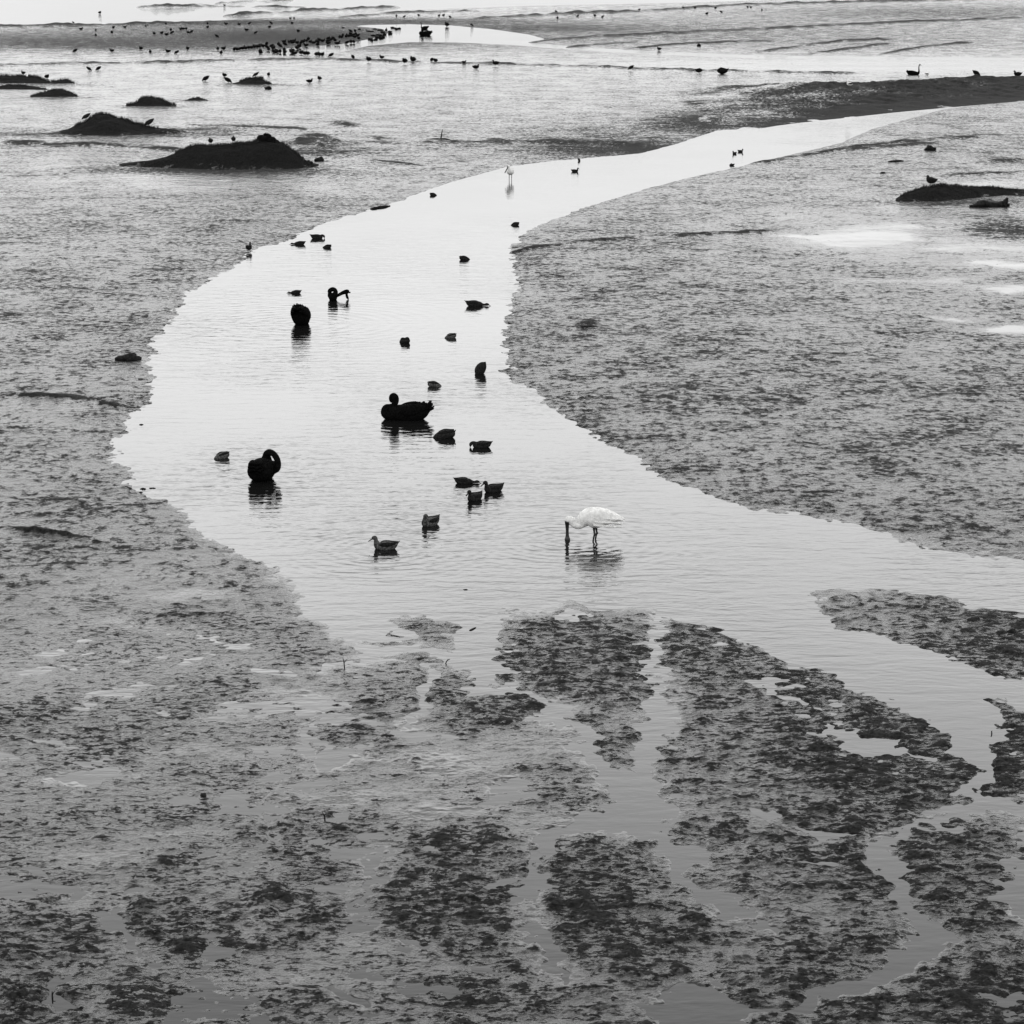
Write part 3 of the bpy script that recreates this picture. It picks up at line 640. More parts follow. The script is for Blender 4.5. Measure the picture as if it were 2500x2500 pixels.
def empty(name):
    o = bpy.data.objects.new(name, None); o.empty_display_size = .1; COL.objects.link(o); return o
def part(name, geo, mat, parent): return new_mesh(name, geo[0], geo[1], M[mat], parent)

def wing_geo(st, y, tilt=0):
    return sweep([(x, y * k, z, a, b) for x, z, a, b, k in st], 10, 3)
def build_duck(pose, fine=True, mat='duck', name='duck'):
    r = empty(name)
    seg, sub = (14, 4) if fine else (8, 2)
    if not fine: mat = 'far'
    legs = []; dz = 0
    tail = [(-.200, .108, .005, .003), (-.168, .080, .028, .014), (-.12, .048, .056, .046), (-.05, .034, .076, .066), (.03, .030, .076, .066)]
    bill = None
    if pose == 'swim':
        st = tail + [(.085, .046, .056, .055), (.106, .088, .030, .036), (.112, .120, .023, .026), (.124, .144, .030, .032), (.146, .144, .025, .026), (.162, .137, .013, .014)]
        bill = [(.15, 0, .138, .013, .012), (.178, 0, .122, .013, .008), (.203, 0, .106, .014, .006), (.212, 0, .100, .008, .003)]
    elif pose == 'turned':      # head turned to its left
        st = [(a, 0, b, c, d) for a, b, c, d in tail] + [(.085, 0, .046, .056, .055), (.104, .004, .088, .030, .036), (.108, .012, .120, .023, .026), (.112, .026, .144, .030, .032), (.118, .048, .144, .025, .026)]
        bill = [(.118, .050, .138, .013, .012), (.122, .076, .124, .013, .008), (.128, .102, .108, .014, .006), (.13, .112, .102, .008, .003)]
    elif pose == 'stretch':
        st = tail + [(.09, .034, .054, .048), (.14, .026, .026, .026), (.18, .024, .020, .022), (.215, .030, .025, .027), (.245, .026, .020, .021), (.26, .020, .010, .011)]
        bill = [(.25, 0, .02, .010, .009), (.275, 0, .008, .011, .005), (.30, 0, -.004, .011, .004)]
    elif pose == 'dabble':      # bill in the water just ahead of the breast
        st = tail + [(.085, .044, .058, .058), (.12, .07, .032, .036), (.145, .072, .025, .027), (.165, .054, .026, .028), (.172, .03, .020, .02), (.172, .016, .012, .012)]
        bill = [(.172, 0, .02, .010, .009), (.18, 0, -.004, .011, .005), (.188, 0, -.02, .011, .004)]
    elif pose == 'tip':
        st = [(-.165, .098, .006, .003), (-.145, .075, .028, .014), (-.12, .048, .052, .044), (-.06, .036, .072, .062), (.01, .024, .074, .062), (.07, .0, .06, .05), (.11, -.03, .034, .03), (.13, -.08, .02, .02), (.14, -.13, .02, .02)]
    elif pose == 'upend':
        st = [(-.085, .188, .006, .003), (-.075, .168, .036, .026), (-.05, .135, .060, .062), (-.015, .085, .075, .080), (.01, .03, .075, .078), (.025, -.04, .05, .045), (.03, -.1, .03, .03)]
    elif pose == 'stand':
        dz = .075
        st = tail + [(.085, .05, .054, .055), (.105, .088, .030, .036), (.11, .12, .023, .026), (.12, .142, .025, .027), (.142, .144, .020, .021), (.155, .138, .012, .013)]
        bill = [(.15, 0, .138, .011, .010), (.175, 0, .127, .010, .006), (.198, 0, .117, .008, .004)]
    elif pose == 'rest':        # standing, head drawn in to the shoulders
        dz = .06
        st = [(-.17, .05, .006, .003), (-.14, .048, .030, .014), (-.10, .05, .056, .05), (-.03, .055, .076, .075), (.03, .07, .070, .075), (.06, .11, .042, .05), (.066, .14, .026, .028), (.08, .152, .022, .022), (.095, .148, .011, .011)]
        bill = [(.09, 0, .147, .010, .009), (.12, 0, .135, .010, .006), (.135, 0, .128, .007, .003)]
    elif pose == 'peck':        # standing, tail high, head to the mud
        dz = .06
        st = [(-.17, .17, .006, .003), (-.145, .15, .028, .014), (-.10, .115, .052, .045), (-.04, .075, .070, .062), (.03, .04, .068, .062), (.08, .012, .045, .044), (.11, -.012, .025, .028), (.125, -.03, .022, .023), (.14, -.042, .014, .014)]
        bill = [(.138, 0, -.04, .008, .008), (.152, 0, -.055, .006, .005), (.16, 0, -.064, .004, .003)]
    elif pose == 'sit':         # a low dark hump on water, head tucked on the back
        st = tail[:-1] + [(.02, .036, .076, .07), (.08, .03, .055, .052), (.12, .01, .02, .02)]
    st = xz(st) if len(st[0]) == 4 else st
    fat = 1.0 if fine else 1.28
    st = [(x, y, z + dz, a * fat, b * fat) for x, y, z, a, b in st]
    part('body', sweep(st, seg, sub), mat, r)
    if pose == 'sit':
        part('head', sweep(xz([(.035, .085, .02, .02), (.03, .108, .024, .024), (.01, .112, .02, .019), (-.01, .106, .008, .008)]), seg, sub), mat, r)
    if bill: part('bill', sweep([(x, y, z + dz, a, b) for x, y, z, a, b in bill], 8, 2), 'greybill' if fine and mat == 'duckpale' else 'bill', r)
    if fine and pose in ('swim', 'turned', 'stretch', 'dabble', 'stand', 'rest', 'sit'):
        for s_ in (1, -1):
            part('wing', sweep([(.06, .050 * s_, .05 + dz, .010, .022), (.02, .062 * s_, .064 + dz, .016, .034), (-.05, .060 * s_, .066 + dz, .018, .036), (-.11, .040 * s_, .074 + dz, .016, .024), (-.155, .018 * s_, .088 + dz, .010, .012), (-.18, .008 * s_, .098 + dz, .004, .004)], 10, 3), 'duckwing', r)
    elif fine and pose == 'tip':
        for s_ in (1, -1):
            part('wing', sweep([(.05, .040 * s_, .055, .012, .018), (-.02, .050 * s_, .074, .018, .028), (-.09, .036 * s_, .078, .016, .024), (-.14, .014 * s_, .098, .006, .008)], 10, 3), 'duckwing', r)
    if dz:
        for s_ in (1, -1):
            l = sweep([(0, .028 * s_, dz + .02, .012, .012), (-.004, .030 * s_, dz * .6, .006, .006), (.004, .030 * s_, .01, .005, .005), (.008, .030 * s_, -.02, .005, .005)], 6, 2)
            f_ = sweep([(0, .030 * s_, .004, .005, .003), (.03, .030 * s_, .003, .014, .003), (.042, .030 * s_, .002, .012, .002)], 6, 2)
            part('leg', join([l, f_]), 'leg', r)
    return r

def feathers(specs):
    """ruffled feather lobes: (x,y,z, dx,dy,dz, width)"""
    g = []
    for (x, y, z, dx, dy, dz_, wd) in specs:
        g.append(sweep([(x, y, z, wd * .7, wd * .5), (x + dx * .5, y + dy * .5, z + dz_ * .6, wd, wd * .6), (x + dx * .95, y + dy, z + dz_ * .95, wd * .85, wd * .5), (x + dx * 1.1, y + dy * 1.1, z + dz_ * 1.08, wd * .3, wd * .25)], 8, 3))
    return join(g)
def build_swan(pose):
    r = empty('black_swan'); rnd = random.Random(len(pose))
    body = [(-.40, 0, .20, .02, .012), (-.34, 0, .17, .09, .05), (-.24, 0, .13, .15, .12), (-.08, 0, .10, .18, .165), (.10, 0, .10, .175, .165), (.24, 0, .10, .13, .14)]
    if pose == 'curl_down':     # side on, neck up and head brought down to the breast
        st = body[:-1] + [(.24, 0, .11, .16, .15), (.35, 0, .105, .14, .135), (.415, 0, .12, .10, .11), (.41, 0, .19, .075, .085), (.345, 0, .22, .06, .06), (.285, 0, .25, .05, .055), (.255, 0, .32, .056, .062), (.25, 0, .385, .054, .06), (.275, 0, .425, .05, .055), (.31, 0, .41, .05, .056), (.318, 0, .355, .044, .05), (.305, 0, .31, .028, .032)]
        bill = [(.305, 0, .35, .022, .022), (.30, 0, .30, .016, .014), (.298, 0, .26, .012, .010)]
        wy = True
    elif pose == 'curl_side':   # seen from behind, neck arched over to one side with head on the flank
        st = [(-.36, 0, .17, .02, .012), (-.30, 0, .17, .12, .09), (-.2, 0, .15, .185, .16), (-.05, 0, .14, .205, .19), (.08, 0, .14, .19, .18), (.15, -.01, .20, .13, .13),
              (.14, -.03, .29, .08, .08), (.11, -.045, .37, .052, .054), (.07, -.10, .405, .048, .050), (.03, -.175, .39, .047, .048), (.0, -.235, .325, .047, .048), (-.02, -.26, .245, .047, .048), (-.04, -.245, .17, .047, .05), (-.05, -.19, .11, .03, .03)]
        bill = [(-.05, -.20, .12, .025, .022), (-.06, -.16, .09, .018, .014), (-.065, -.13, .07, .012, .008)]
        wy = True
    elif pose == 'head_down':   # seen from behind with the neck under water and feathers ruffled
        st = [(-.16, 0, .385, .03, .02), (-.16, 0, .35, .13, .07), (-.13, 0, .27, .175, .12), (-.06, 0, .17, .19, .17), (.08, 0, .10, .18, .165), (.22, 0, .06, .13, .13), (.32, 0, -.02, .07, .07), (.36, 0, -.12, .04, .04), (.37, 0, -.3, .03, .03)]
        bill = [(.37, 0, -.29, .025, .025), (.375, 0, -.33, .018, .012), (.38, 0, -.36, .01, .008)]
        wy = True
    elif pose == 'preen_wing':  # facing the camera, neck in a loop, one wing held out low over the water
        st = [(-.32, 0, .08, .02, .012), (-.26, 0, .08, .08, .05), (-.16, 0, .07, .10, .08), (-.02, 0, .06, .11, .10), (.10, 0, .07, .10, .10), (.15, .01, .12, .085, .09), (.155, .06, .17, .07, .07), (.15, .085, .225, .058, .058), (.12, .055, .275, .058, .058),
              (.10, .0, .29, .058, .058), (.09, -.065, .255, .058, .058), (.08, -.075, .205, .05, .052), (.06, -.05, .15, .04, .04)]
        bill = [(.06, -.045, .17, .022, .02), (.04, -.03, .13, .016, .012), (.03, -.02, .10, .01, .008)]
        wy = False
    else:                       # upright
        st = body[:-1] + [(.24, 0, .11, .12, .13), (.33, 0, .15, .07, .09), (.365, 0, .26, .042, .05), (.355, 0, .38, .034, .038), (.35, 0, .50, .031, .033), (.36, 0, .60, .030, .031), (.395, 0, .655, .034, .036), (.435, 0, .648, .028, .028), (.455, 0, .635, .018, .018)]
        bill = [(.445, 0, .64, .02, .019), (.49, 0, .615, .015, .012), (.53, 0, .595, .012, .006)]
        wy = True
    part('body', sweep(st, 18, 5), 'black', r)
    part('bill', sweep(bill, 10, 3), 'bill', r)
    if wy:
        up = pose == 'head_down'
        for s_ in (1, -1):
            w1 = sweep([(.20, .11 * s_, .15, .03, .06), (.08, .155 * s_, .17, .05, .10), (-.08, .15 * s_, .19 + (.06 if up else 0), .055, .11), (-.22, .11 * s_, .21 + (.10 if up else 0), .05, .08), (-.33, .06 * s_, .235 + (.12 if up else 0), .03, .04), (-.40, .03 * s_, .25 + (.13 if up else 0), .01, .012)], 12, 4)
            fe = []
            for k in range(9):
                t = k / 8
                x = .02 - .38 * t; zz = .26 + .02 * math.sin(t * 3) + (.10 * t if up else 0) - .0 * t
                fe.append((x, s_ * (.10 - .05 * t) + rnd.uniform(-.02, .02), zz - .03, -.04 - .03 * rnd.random(), rnd.uniform(-.02, .02), .025 + .03 * rnd.random(), .036 + .014 * rnd.random()))
                fe.append((x - .02, s_ * (.15 - .08 * t), zz - .09, -.06, .01 * s_, .035 + .02 * rnd.random(), .028))
            part('wing', join([w1, feathers(fe)]), 'black', r)
        if up:
            part('ruffled_feathers', feathers([(-.16 + rnd.uniform(-.05, .1), y_ / 100 + rnd.uniform(-.008, .008), .33 + rnd.uniform(-.02, .025) - .0006 * abs(y_) ** 1.5, -.01, rnd.uniform(-.012, .012), .06 + rnd.uniform(-.01, .02), .02) for y_ in list(range(-15, 16, 2)) * 2]), 'black', r)
        part('tail', feathers([(-.33 if not up else -.2, .03 * k, .19 + .03 * j if not up else .3, -.06 - .02 * (j % 2), .012 * k, .03 + .02 * j, .036) for k in (-2, -1, 0, 1, 2) for j in (0, 1, 2)]), 'black', r)
    else:
        part('wing', sweep([(.0, .07, .10, .04, .06), (-.03, .14, .12, .035, .045), (-.05, .24, .17, .035, .055), (-.06, .33, .20, .03, .075), (-.06, .39, .20, .02, .08), (-.06, .42, .19, .008, .02)], 12, 4), 'black', r)
        part('wing', sweep([(.08, -.09, .10, .03, .05), (-.02, -.11, .12, .03, .07), (-.14, -.08, .11, .03, .05), (-.24, -.04, .10, .01, .01)], 12, 4), 'black', r)
        part('primary_feathers', feathers([(-.06, .34, .17, .0, .03, -.14, .03), (-.06, .36, .15, .0, .03, -.14, .026), (-.06, .37, .19, .0, .08, -.005, .02)]), 'black', r)
    return r

def build_spoonbill(feeding=True):
    r = empty('spoonbill')
    if feeding:
        st = [(-.385, 0, .270, .008, .006), (-.35, 0, .282, .035, .026), (-.27, 0, .298, .070, .062), (-.16, 0, .305, .105, .105), (-.04, 0, .300, .125, .135), (.06, 0, .300, .120, .135), (.125, 0, .275, .090, .110),
              (.165, 0, .235, .066, .078), (.20, 0, .205, .052, .060), (.245, 0, .205, .046, .052), (.285, 0, .235, .044, .050), (.310, 0, .268, .045, .050), (.338, 0, .272, .044, .047), (.352, 0, .248, .036, .034), (.358, 0, .23, .02, .02)]
        part('body', sweep(st, 20, 5), 'white', r)
        part('crest', feathers([(.305, 0, .30, -.05, .0, -.012, .018), (.30, .01, .295, -.055, .012, -.03, .015), (.30, -.01, .295, -.05, -.012, -.03, .015)]), 'white', r)
        part('face_mask', sweep([(.345, 0, .262, .020, .014), (.353, 0, .250, .038, .034), (.356, 0, .225, .034, .031), (.356, 0, .19, .022, .022), (.356, 0, .17, .010, .012)], 14, 4), 'bill', r)
        bl = [(.356, 0, .22, .028, .028), (.355, 0, .17, .023, .023), (.354, 0, .11, .020, .019), (.353, 0, .05, .024, .015), (.352, 0, .015, .036, .012), (.352, 0, -.02, .034, .009), (.352, 0, -.05, .02, .006)]
        # spatulate tip turned to show its width from the side
        bl2 = [(x, y, z, b if z > .1 else a * .75, a if z > .1 else a) for x, y, z, a, b in bl]
        part('bill', sweep(bl2, 12, 4), 'bill', r)
        part('eye', sweep([(.347, .033, .262, .004, .004), (.347, .036, .262, .005, .005), (.347, .039, .262, .002, .002)], 8, 2), 'eye', r)
        hz = .17
        for s_ in (1, -1):
            part('wing', sweep([(.09, .078 * s_, .315, .020, .062), (.02, .100 * s_, .325, .028, .09), (-.09, .095 * s_, .325, .030, .09), (-.20, .066 * s_, .315, .026, .07), (-.30, .034 * s_, .298, .018, .04), (-.37, .012 * s_, .284, .008, .016), (-.40, .008 * s_, .276, .002, .004)], 12, 4), 'white', r)
        for s_ in (1, -1):
            fe = [(.02 - .055 * k_, (.118 - .006 * k_) * s_, .33 - .004 * k_ - .05 * r_, -.10, -.012 * s_, -.022, .020) for k_ in range(6) for r_ in (0, 1, 2)]
            part('wing_coverts', feathers(fe), 'white', r)
        part('tail', sweep([(-.30, 0, .285, .03, .014), (-.36, 0, .262, .034, .010), (-.395, 0, .25, .02, .004)], 10, 3), 'white', r)
        legx = [(.012, .035), (-.02, -.03)]
    else:
        st = [(-.30, 0, .30, .008, .006), (-.27, 0, .31, .03, .024), (-.18, 0, .34, .10, .09), (-.05, 0, .36, .15, .145), (.06, 0, .37, .145, .14), (.12, 0, .41, .10, .11), (.15, -.03, .47, .06, .065), (.15, -.05, .52, .045, .05), (.16, -.06, .56, .045, .045), (.165, -.04, .565, .04, .04), (.168, -.02, .55, .02, .02)]
        part('body', sweep(st, 16, 4), 'white', r)
        part('face_mask', sweep([(.168, -.05, .575, .016, .014), (.172, -.085, .555, .03, .03), (.174, -.115, .52, .022, .022)], 12, 3), 'bill', r)
        part('bill', sweep([(.172, -.09, .55, .022, .022), (.172, -.13, .47, .02, .02), (.176, -.17, .40, .02, .024), (.178, -.20, .34, .02, .04), (.18, -.22, .31, .012, .026)], 10, 3), 'bill', r)
        for s_ in (1, -1):
            part('wing', sweep([(.08, .07 * s_, .43, .014, .05), (.0, .10 * s_, .42, .022, .075), (-.12, .08 * s_, .40, .022, .06), (-.24, .03 * s_, .37, .012, .03), (-.30, .01 * s_, .355, .004, .006)], 12, 3), 'white', r)
        hz = .25
        legx = [(.0, .05), (-.02, -.045)]
    for (lx, ly) in legx:
        l = sweep([(lx, ly, hz + .06, .024, .028), (lx - .004, ly, hz, .016, .018), (lx - .010, ly, hz * .62, .0115, .0125), (lx - .016, ly, hz * .5, .0155, .0165), (lx - .008, ly, hz * .38, .012, .012), (lx + .004, ly, .0, .011, .011), (lx + .01, ly, -.12, .011, .011)], 10, 4)
        part('leg', l, 'leg', r)
    return r

# ------------------------------------------------------------------ placing
def clone(root):
    r = root.copy(); COL.objects.link(r)
    for ch in list(root.children):
        c = ch.copy(); COL.objects.link(c); c.parent = r
    for k in list(r.keys()): del r[k]
    return r
protos = {}
def get(kind):
    """first use moves the prototype, later uses copy it"""
    if kind not in protos:
        if kind[0] == 'duck': protos[kind] = build_duck(kind[1], True, kind[2])
        elif kind[0] == 'far': protos[kind] = build_duck(kind[1], False, name='distant_bird')
        elif kind[0] == 'swan': protos[kind] = build_swan(kind[1])
        return protos[kind]
    return clone(protos[kind])
def place(o, u, v, yaw, sc=1.0, z=None, Yd=None, sink=0.0):
    if Yd is not None: p = at_depth(u, v, Yd)
    else:
        zz = mud_z(u, v) if z is None else z
        p = ground(u, v, zz)
    o.location = (p[0], p[1], p[2] - sink)
    o.rotation_euler = (0, 0, math.radians(yaw))
    o.scale = (sc, sc, sc)
    return o

# black swans
SW = [('curl_down', 1000, 1023, 180, .90, 'black swan side on with its neck curled up and head drawn down to its breast', 'black swans on the near river'),
      ('curl_side', 641, 1168, 80, .93, 'black swan seen from behind with its neck arched over to one side', 'black swans on the near river'),
      ('head_down', 735, 792, 82, .95, 'ruffled black swan seen from behind with its head under the water', 'black swans on the near river'),
      ('preen_wing', 813, 732, 270, .84, 'black swan with looped neck preening beside its outstretched wing', 'black swans on the near river'),
      ('upright', 2229, 184, 0, 1.0, 'distant swan swimming with tall upright neck beyond the dark bank', 'distant swans'),
      ('upright', 1037, 71, 200, 1.0, 'distant swan with raised neck at the top of the far channel, the farther of two', 'distant swans'),
      ('curl_down', 1041, 86, 180, 1.35, 'distant swan with folded neck just below the upright one in the far channel', 'distant swans')]
for pose, u, v, yaw, sc, lab, grp in SW:
    o = place(get(('swan', pose)), u, v, yaw, sc, z=0)
    if pose == 'head_down': o.scale[2] *= 1.1
    tag(o, lab, 'swan', grp)
# spoonbills
o = place(build_spoonbill(True), 1451, 1318, 180, .99, z=0, sink=.0)
tag(o, 'large white spoonbill wading with its black bill straight down in the near water', 'spoonbill', 'white spoonbills')
o = place(build_spoonbill(False), 1246, 441, 270, .86, z=0)
tag(o, 'small white spoonbill standing far up the river by the left bank', 'spoonbill', 'white spoonbills')

# ducks on the river
DK = [('swim', 'duckpale', 939, 1340, 180, .98, 'pale-necked duck swimming left, nearest of the ducks'),
      ('turned', 'duckpale', 1049, 1282, 232, 1.02, 'duck with raised head facing lower left, above the nearest duck'),
      ('swim', 'duck', 1158, 1221, 236, .95, 'duck sitting in the water in front, lowest of the group of three'),
      ('swim', 'duck', 1203, 1200, 215, .98, 'duck with upright head at the right of the group of three'),
      ('stretch', 'duck', 1134, 1180, 0, .82, 'duck with neck stretched right along the water at the top of the group of three'),
      ('dabble', 'duck', 1174, 1092, 180, .93, 'duck dabbling to the left below and right of the curled black swan'),
      ('tip', 'duck', 1081, 1068, 180, 1.25, 'duck with head under water and pointed tail raised, right below the curled black swan'),
      ('tip', 'duckpale', 1063, 943, 10, .88, 'rounded duck feeding head under, above the curled black swan'),
      ('upend', 'duck', 1172, 912, 165, 1.18, 'upended duck with rump in the air near the right bank'),
      ('tip', 'duckpale', 1098, 825, 200, .86, 'rounded duck with head under water, right of the one seen end on'),
      ('tip', 'duck', 987, 836, 125, 1.05, 'round duck seen from behind with head under water in mid river'),
      ('stretch', 'duck', 1160, 747, 0, 1.15, 'duck swimming right with its neck stretched low near the right bank'),
      ('tip', 'duckpale', 539, 1119, 215, .9, 'small pale duck feeding head down to the left of the arched black swan'),
      ('stretch', 'duck', 722, 716, 180, .70, 'duck feeding to the left just above the ruffled swan'),
      ('dabble', 'duck', 775, 582, 0, 1.05, 'duck with arched back dabbling to the right near the left bank'),
      ('stretch', 'duck', 731, 597, 180, .88, 'duck feeding to the left beside the left bank, left of two others'),
      ('tip', 'duck', 797, 605, 180, .82, 'duck with head under water, lowest of three near the left bank'),
      ('tip', 'duck', 1136, 634, 10, .95, 'blunt dark duck feeding head down alone near the river bend'),
      ('tip', 'duck', 1059, 477, 0, .80, 'small round duck feeding head down below the small far spoonbill at left'),
      ('tip', 'duck', 1256, 550, 190, .86, 'dark round duck close to the inner bend of the right bank'),
      ('stand', 'duck', 608, 614, 80, .95, 'dark duck standing on the left bank edge with its reflection'),
      ('swim', 'duck', 1404, 419, 5, .78, 'small duck swimming right in the upper reach, right of the far spoonbill'),
      ('upend', 'duck', 1414, 393, 0, .55, 'tiny dark duck against the far edge of the upper reach'),
      ('swim', 'duck', 1793, 376, 230, .72, 'left duck of a close pair in the upper reach'),
      ('swim', 'duck', 1808, 371, 320, .72, 'right duck of a close pair in the upper reach'),
      ('sit', 'duck', 1786, 404, 180, .62, 'round dark duck by the right bank just below a close pair')]
for pose, mat, u, v, yaw, sc, lab in DK:
    o = place(get(('duck', pose, mat)), u, v, yaw, sc, z=0 if pose != 'stand' else None)
    tag(o, lab, 'duck', 'ducks on the near river')
# birds on the mounds
def top_depth(key, u):
    t = mounds[key]; best = min(t, key=lambda p: abs(to_px(*p)[0] - u)); return best
for key, pose, u, yaw, sc, lab in [('big', 'rest', 516, 260, 1.05, 'left bird of two standing on the largest mound'), ('big', 'rest', 573, 280, 1.05, 'right bird of two standing on the largest mound'),
                              ('mid', 'peck', 212, 180, 1.25, 'bird pecking on the left shoulder of the twin-ridged mound'), ('mid', 'peck', 366, 200, 1.45, 'bird with raised pointed tail pecking on the right slope of the twin-ridged mound'),
                              ('h', 'peck', 625, 190, 1.25, 'bird perched on the small flat topped mound'), ('r', 'rest', 2268, 150, 1.35, 'bird perched on the dark mound at the right')]:
    t = top_depth(key, u)
    o = get(('duck', pose, 'duck')); o.location = (t[0], t[1] - .22, t[2] + .09); o.rotation_euler = (0, 0, math.radians(yaw)); o.scale = (sc,) * 3
    tag(o, lab, 'bird', 'birds on the mounds')

# far birds: (group label, list of (u, v, pose code, size factor))
rnd = random.Random(7)
ORD = ['leftmost', 'second from left', 'third from left', 'fourth from left', 'fifth from left', 'sixth from left', 'seventh from left', 'eighth from left', 'ninth from left', 'tenth from left', 'eleventh from left', 'twelfth from left',
       'thirteenth from left', 'fourteenth from left', 'fifteenth from left', 'sixteenth from left', 'seventeenth from left', 'eighteenth from left', 'nineteenth from left', 'twentieth from left']
def birds(lst, label, group, poses=('rest', 'peck', 'stand', 'rest'), size=1.0, ordinal=True, name='bird', z=None):
    lst = sorted(lst)
    for k, it in enumerate(lst):
        u, v = it[:2]; sc = it[2] if len(it) > 2 else 1.0
        pose = it[3] if len(it) > 3 else rnd.choice(poses)
        yaw = it[4] if len(it) > 4 else rnd.choice((0, 180, 150, 200, 20, 340, 90, 270)) + rnd.uniform(-20, 20)
        o = place(get(('far', pose)), u, v, yaw, size * sc * rnd.uniform(.92, 1.08), z=z)
        lab = (ORD[k] + ' of ' + label) if (ordinal and len(lst) <= len(ORD)) else 'one of the ' + label
        if k == len(lst) - 1 and ordinal and 1 < len(lst): lab = 'rightmost of ' + label
        tag(o, lab, name, group)
birds([(57, 182), (115, 192), (218, 173, 1.1), (240, 172, 1.15, 'peck', 180)], 'four birds around the flat topped mound at the left', 'birds by the left mound', size=1.1)
birds([(502, 198, 1.3, 'peck', 180), (548, 188), (557, 202, 1.3, 'peck', 0), (656, 186), (656, 218, 1.2, 'sit', 0), (756, 203, 1.1, 'stand', 0), (780, 196)], 'birds around the small flat topped mound', 'birds by the small mound', size=1.1)
birds([(183, 128), (273, 127), (344, 122), (367, 130), (410, 129), (431, 132), (458, 122), (532, 123), (546, 122), (540, 133), (636, 132)], 'row of birds along the lower far mud band', 'birds in a row on the far mud band', size=1.25)
birds([(376, 85), (395, 84), (407, 87), (417, 76), (420, 83), (441, 74), (447, 73), (455, 73), (459, 82), (467, 81)], 'tight bunch of birds on far mud', 'bunch of far birds', size=1.25)
birds([(198, 74), (234, 76, .8), (277, 70), (305, 69), (273, 82), (234, 89), (356, 66, .7), (179, 57, .8), (244, 34, 1.2)], 'scattered birds left of the tight bunch', 'scattered far birds at the left', size=1.25)
birds([(405, 60, .8), (507, 60), (507, 69), (530, 92), (552, 61), (584, 62), (602, 76), (609, 60), (624, 83), (658, 69), (662, 59), (713, 59), (728, 79), (709, 47), (718, 47), (548, 15, .9)], 'scattered birds above the dense flock', 'scattered far birds above the flock', size=1.25)
birds([(837, 69, .9, 'sit'), (878, 73, .9, 'sit'), (968, 42), (987, 43), (1022, 40), (1072, 41), (1083, 40), (1099, 44), (1091, 65, 1.5), (1152, 64)], 'birds along the top of the far channel', 'birds above the far channel', size=1.3)
birds([(1358, 31), (1361, 47), (1410, 42), (1452, 41), (1471, 44), (1561, 26, .9), (1668, 21), (1697, 21), (1747, 22), (1726, 36), (1761, 32), (1825, 20), (1833, 20), (1860, 27)], 'scattered birds on the far right flat', 'birds on the far right flat', size=1.4)
birds([(862, 144), (900, 150, 1.1), (932, 144), (988, 154, 1.2), (1008, 151, 1.2), (1054, 151), (1063, 152), (1133, 155, .7), (1162, 169, 1, 'stand'), (1210, 159)], 'birds lined along the thin dark scarp', 'birds along the scarp', size=1.35)
birds([(1540, 170), (1609, 123, 1, 'stand'), (1706, 113, 1.3, 'sit'), (1707, 174, 1.2, 'sit')], 'dark birds beside the channel arm at right', 'birds by the right arm of the channel', size=1.3)
birds([(1762, 176, 1, 'sit', 180)], 'x', 'large dark waterbird', size=2.3, ordinal=False)
COL.objects[-1]['label'] = 'large dark waterbird with no neck showing at the scarp, left of the upright swan' if 'label' in COL.objects[-1] else ''
birds([(2384, 186, 1.25, 'peck', 0), (2484, 187, 1.1)], 'two birds on top of the dark river bank', 'birds on the dark bank', size=1.3)
# dense flock: individuals nobody could tell apart
flock1 = [(572 + 7 * k, 125 - .9 * k) for k in range(11)] + [(651, 112), (652, 119), (656, 124), (664, 117), (668, 121), (680, 112), (684, 116), (694, 105), (696, 112), (636, 130), (667, 129), (672, 131), (676, 128), (684, 130), (694, 126), (695, 131), (711, 130), (715, 127), (719, 134), (736, 133), (745, 135), (751, 135), (774, 137), (780, 138), (787, 138), (808, 139)]
flock2 = [(706, 106), (717, 104), (714, 107), (726, 108), (740, 105), (736, 107), (753, 99), (749, 103), (758, 106), (766, 108), (779, 101), (775, 105), (788, 103), (802, 98), (801, 103), (808, 101), (813, 97), (818, 102), (829, 94), (837, 90), (833, 94), (845, 92), (851, 91), (856, 86), (862, 90), (866, 93), (867, 79), (856, 79), (869, 86), (873, 91), (876, 97),
          (801, 109), (824, 110), (847, 108), (857, 106), (864, 106), (776, 112), (731, 117), (725, 121), (747, 114)]
flock3 = [(899, 78), (907, 79), (916, 73), (925, 76), (931, 75), (935, 82), (938, 86), (943, 74), (951, 79), (952, 84), (922, 87), (912, 89), (933, 80), (929, 88), (921, 92), (929, 94), (935, 92), (902, 97), (908, 100), (917, 98), (959, 69), (968, 72), (975, 71)]
birds(flock1, 'tiny black birds crowded along the near side of the far channel tip', 'dense flock, near side', size=1.4, ordinal=False)
birds(flock2, 'tiny black birds crowded in the long slanting line beyond the channel tip', 'dense flock, slanting line', size=1.4, ordinal=False)
birds(flock3, 'tiny birds swimming where the flock meets the bright far channel', 'dense flock, swimmers', poses=('sit', 'swim', 'sit', 'stretch'), size=1.35, ordinal=False, z=0)
# two pale gulls by the bank
g1 = build_duck('rest', True, 'white', 'gull'); place(g1, 2073, 212, 200, 1.2, Yd=112); tag(g1, 'small white gull on the slope of the dark river bank', 'gull')
g2 = clone(g1); place(g2, 2264, 185, 0, 1.0, z=0); tag(g2, 'small pale gull beside the upright distant swan', 'gull')

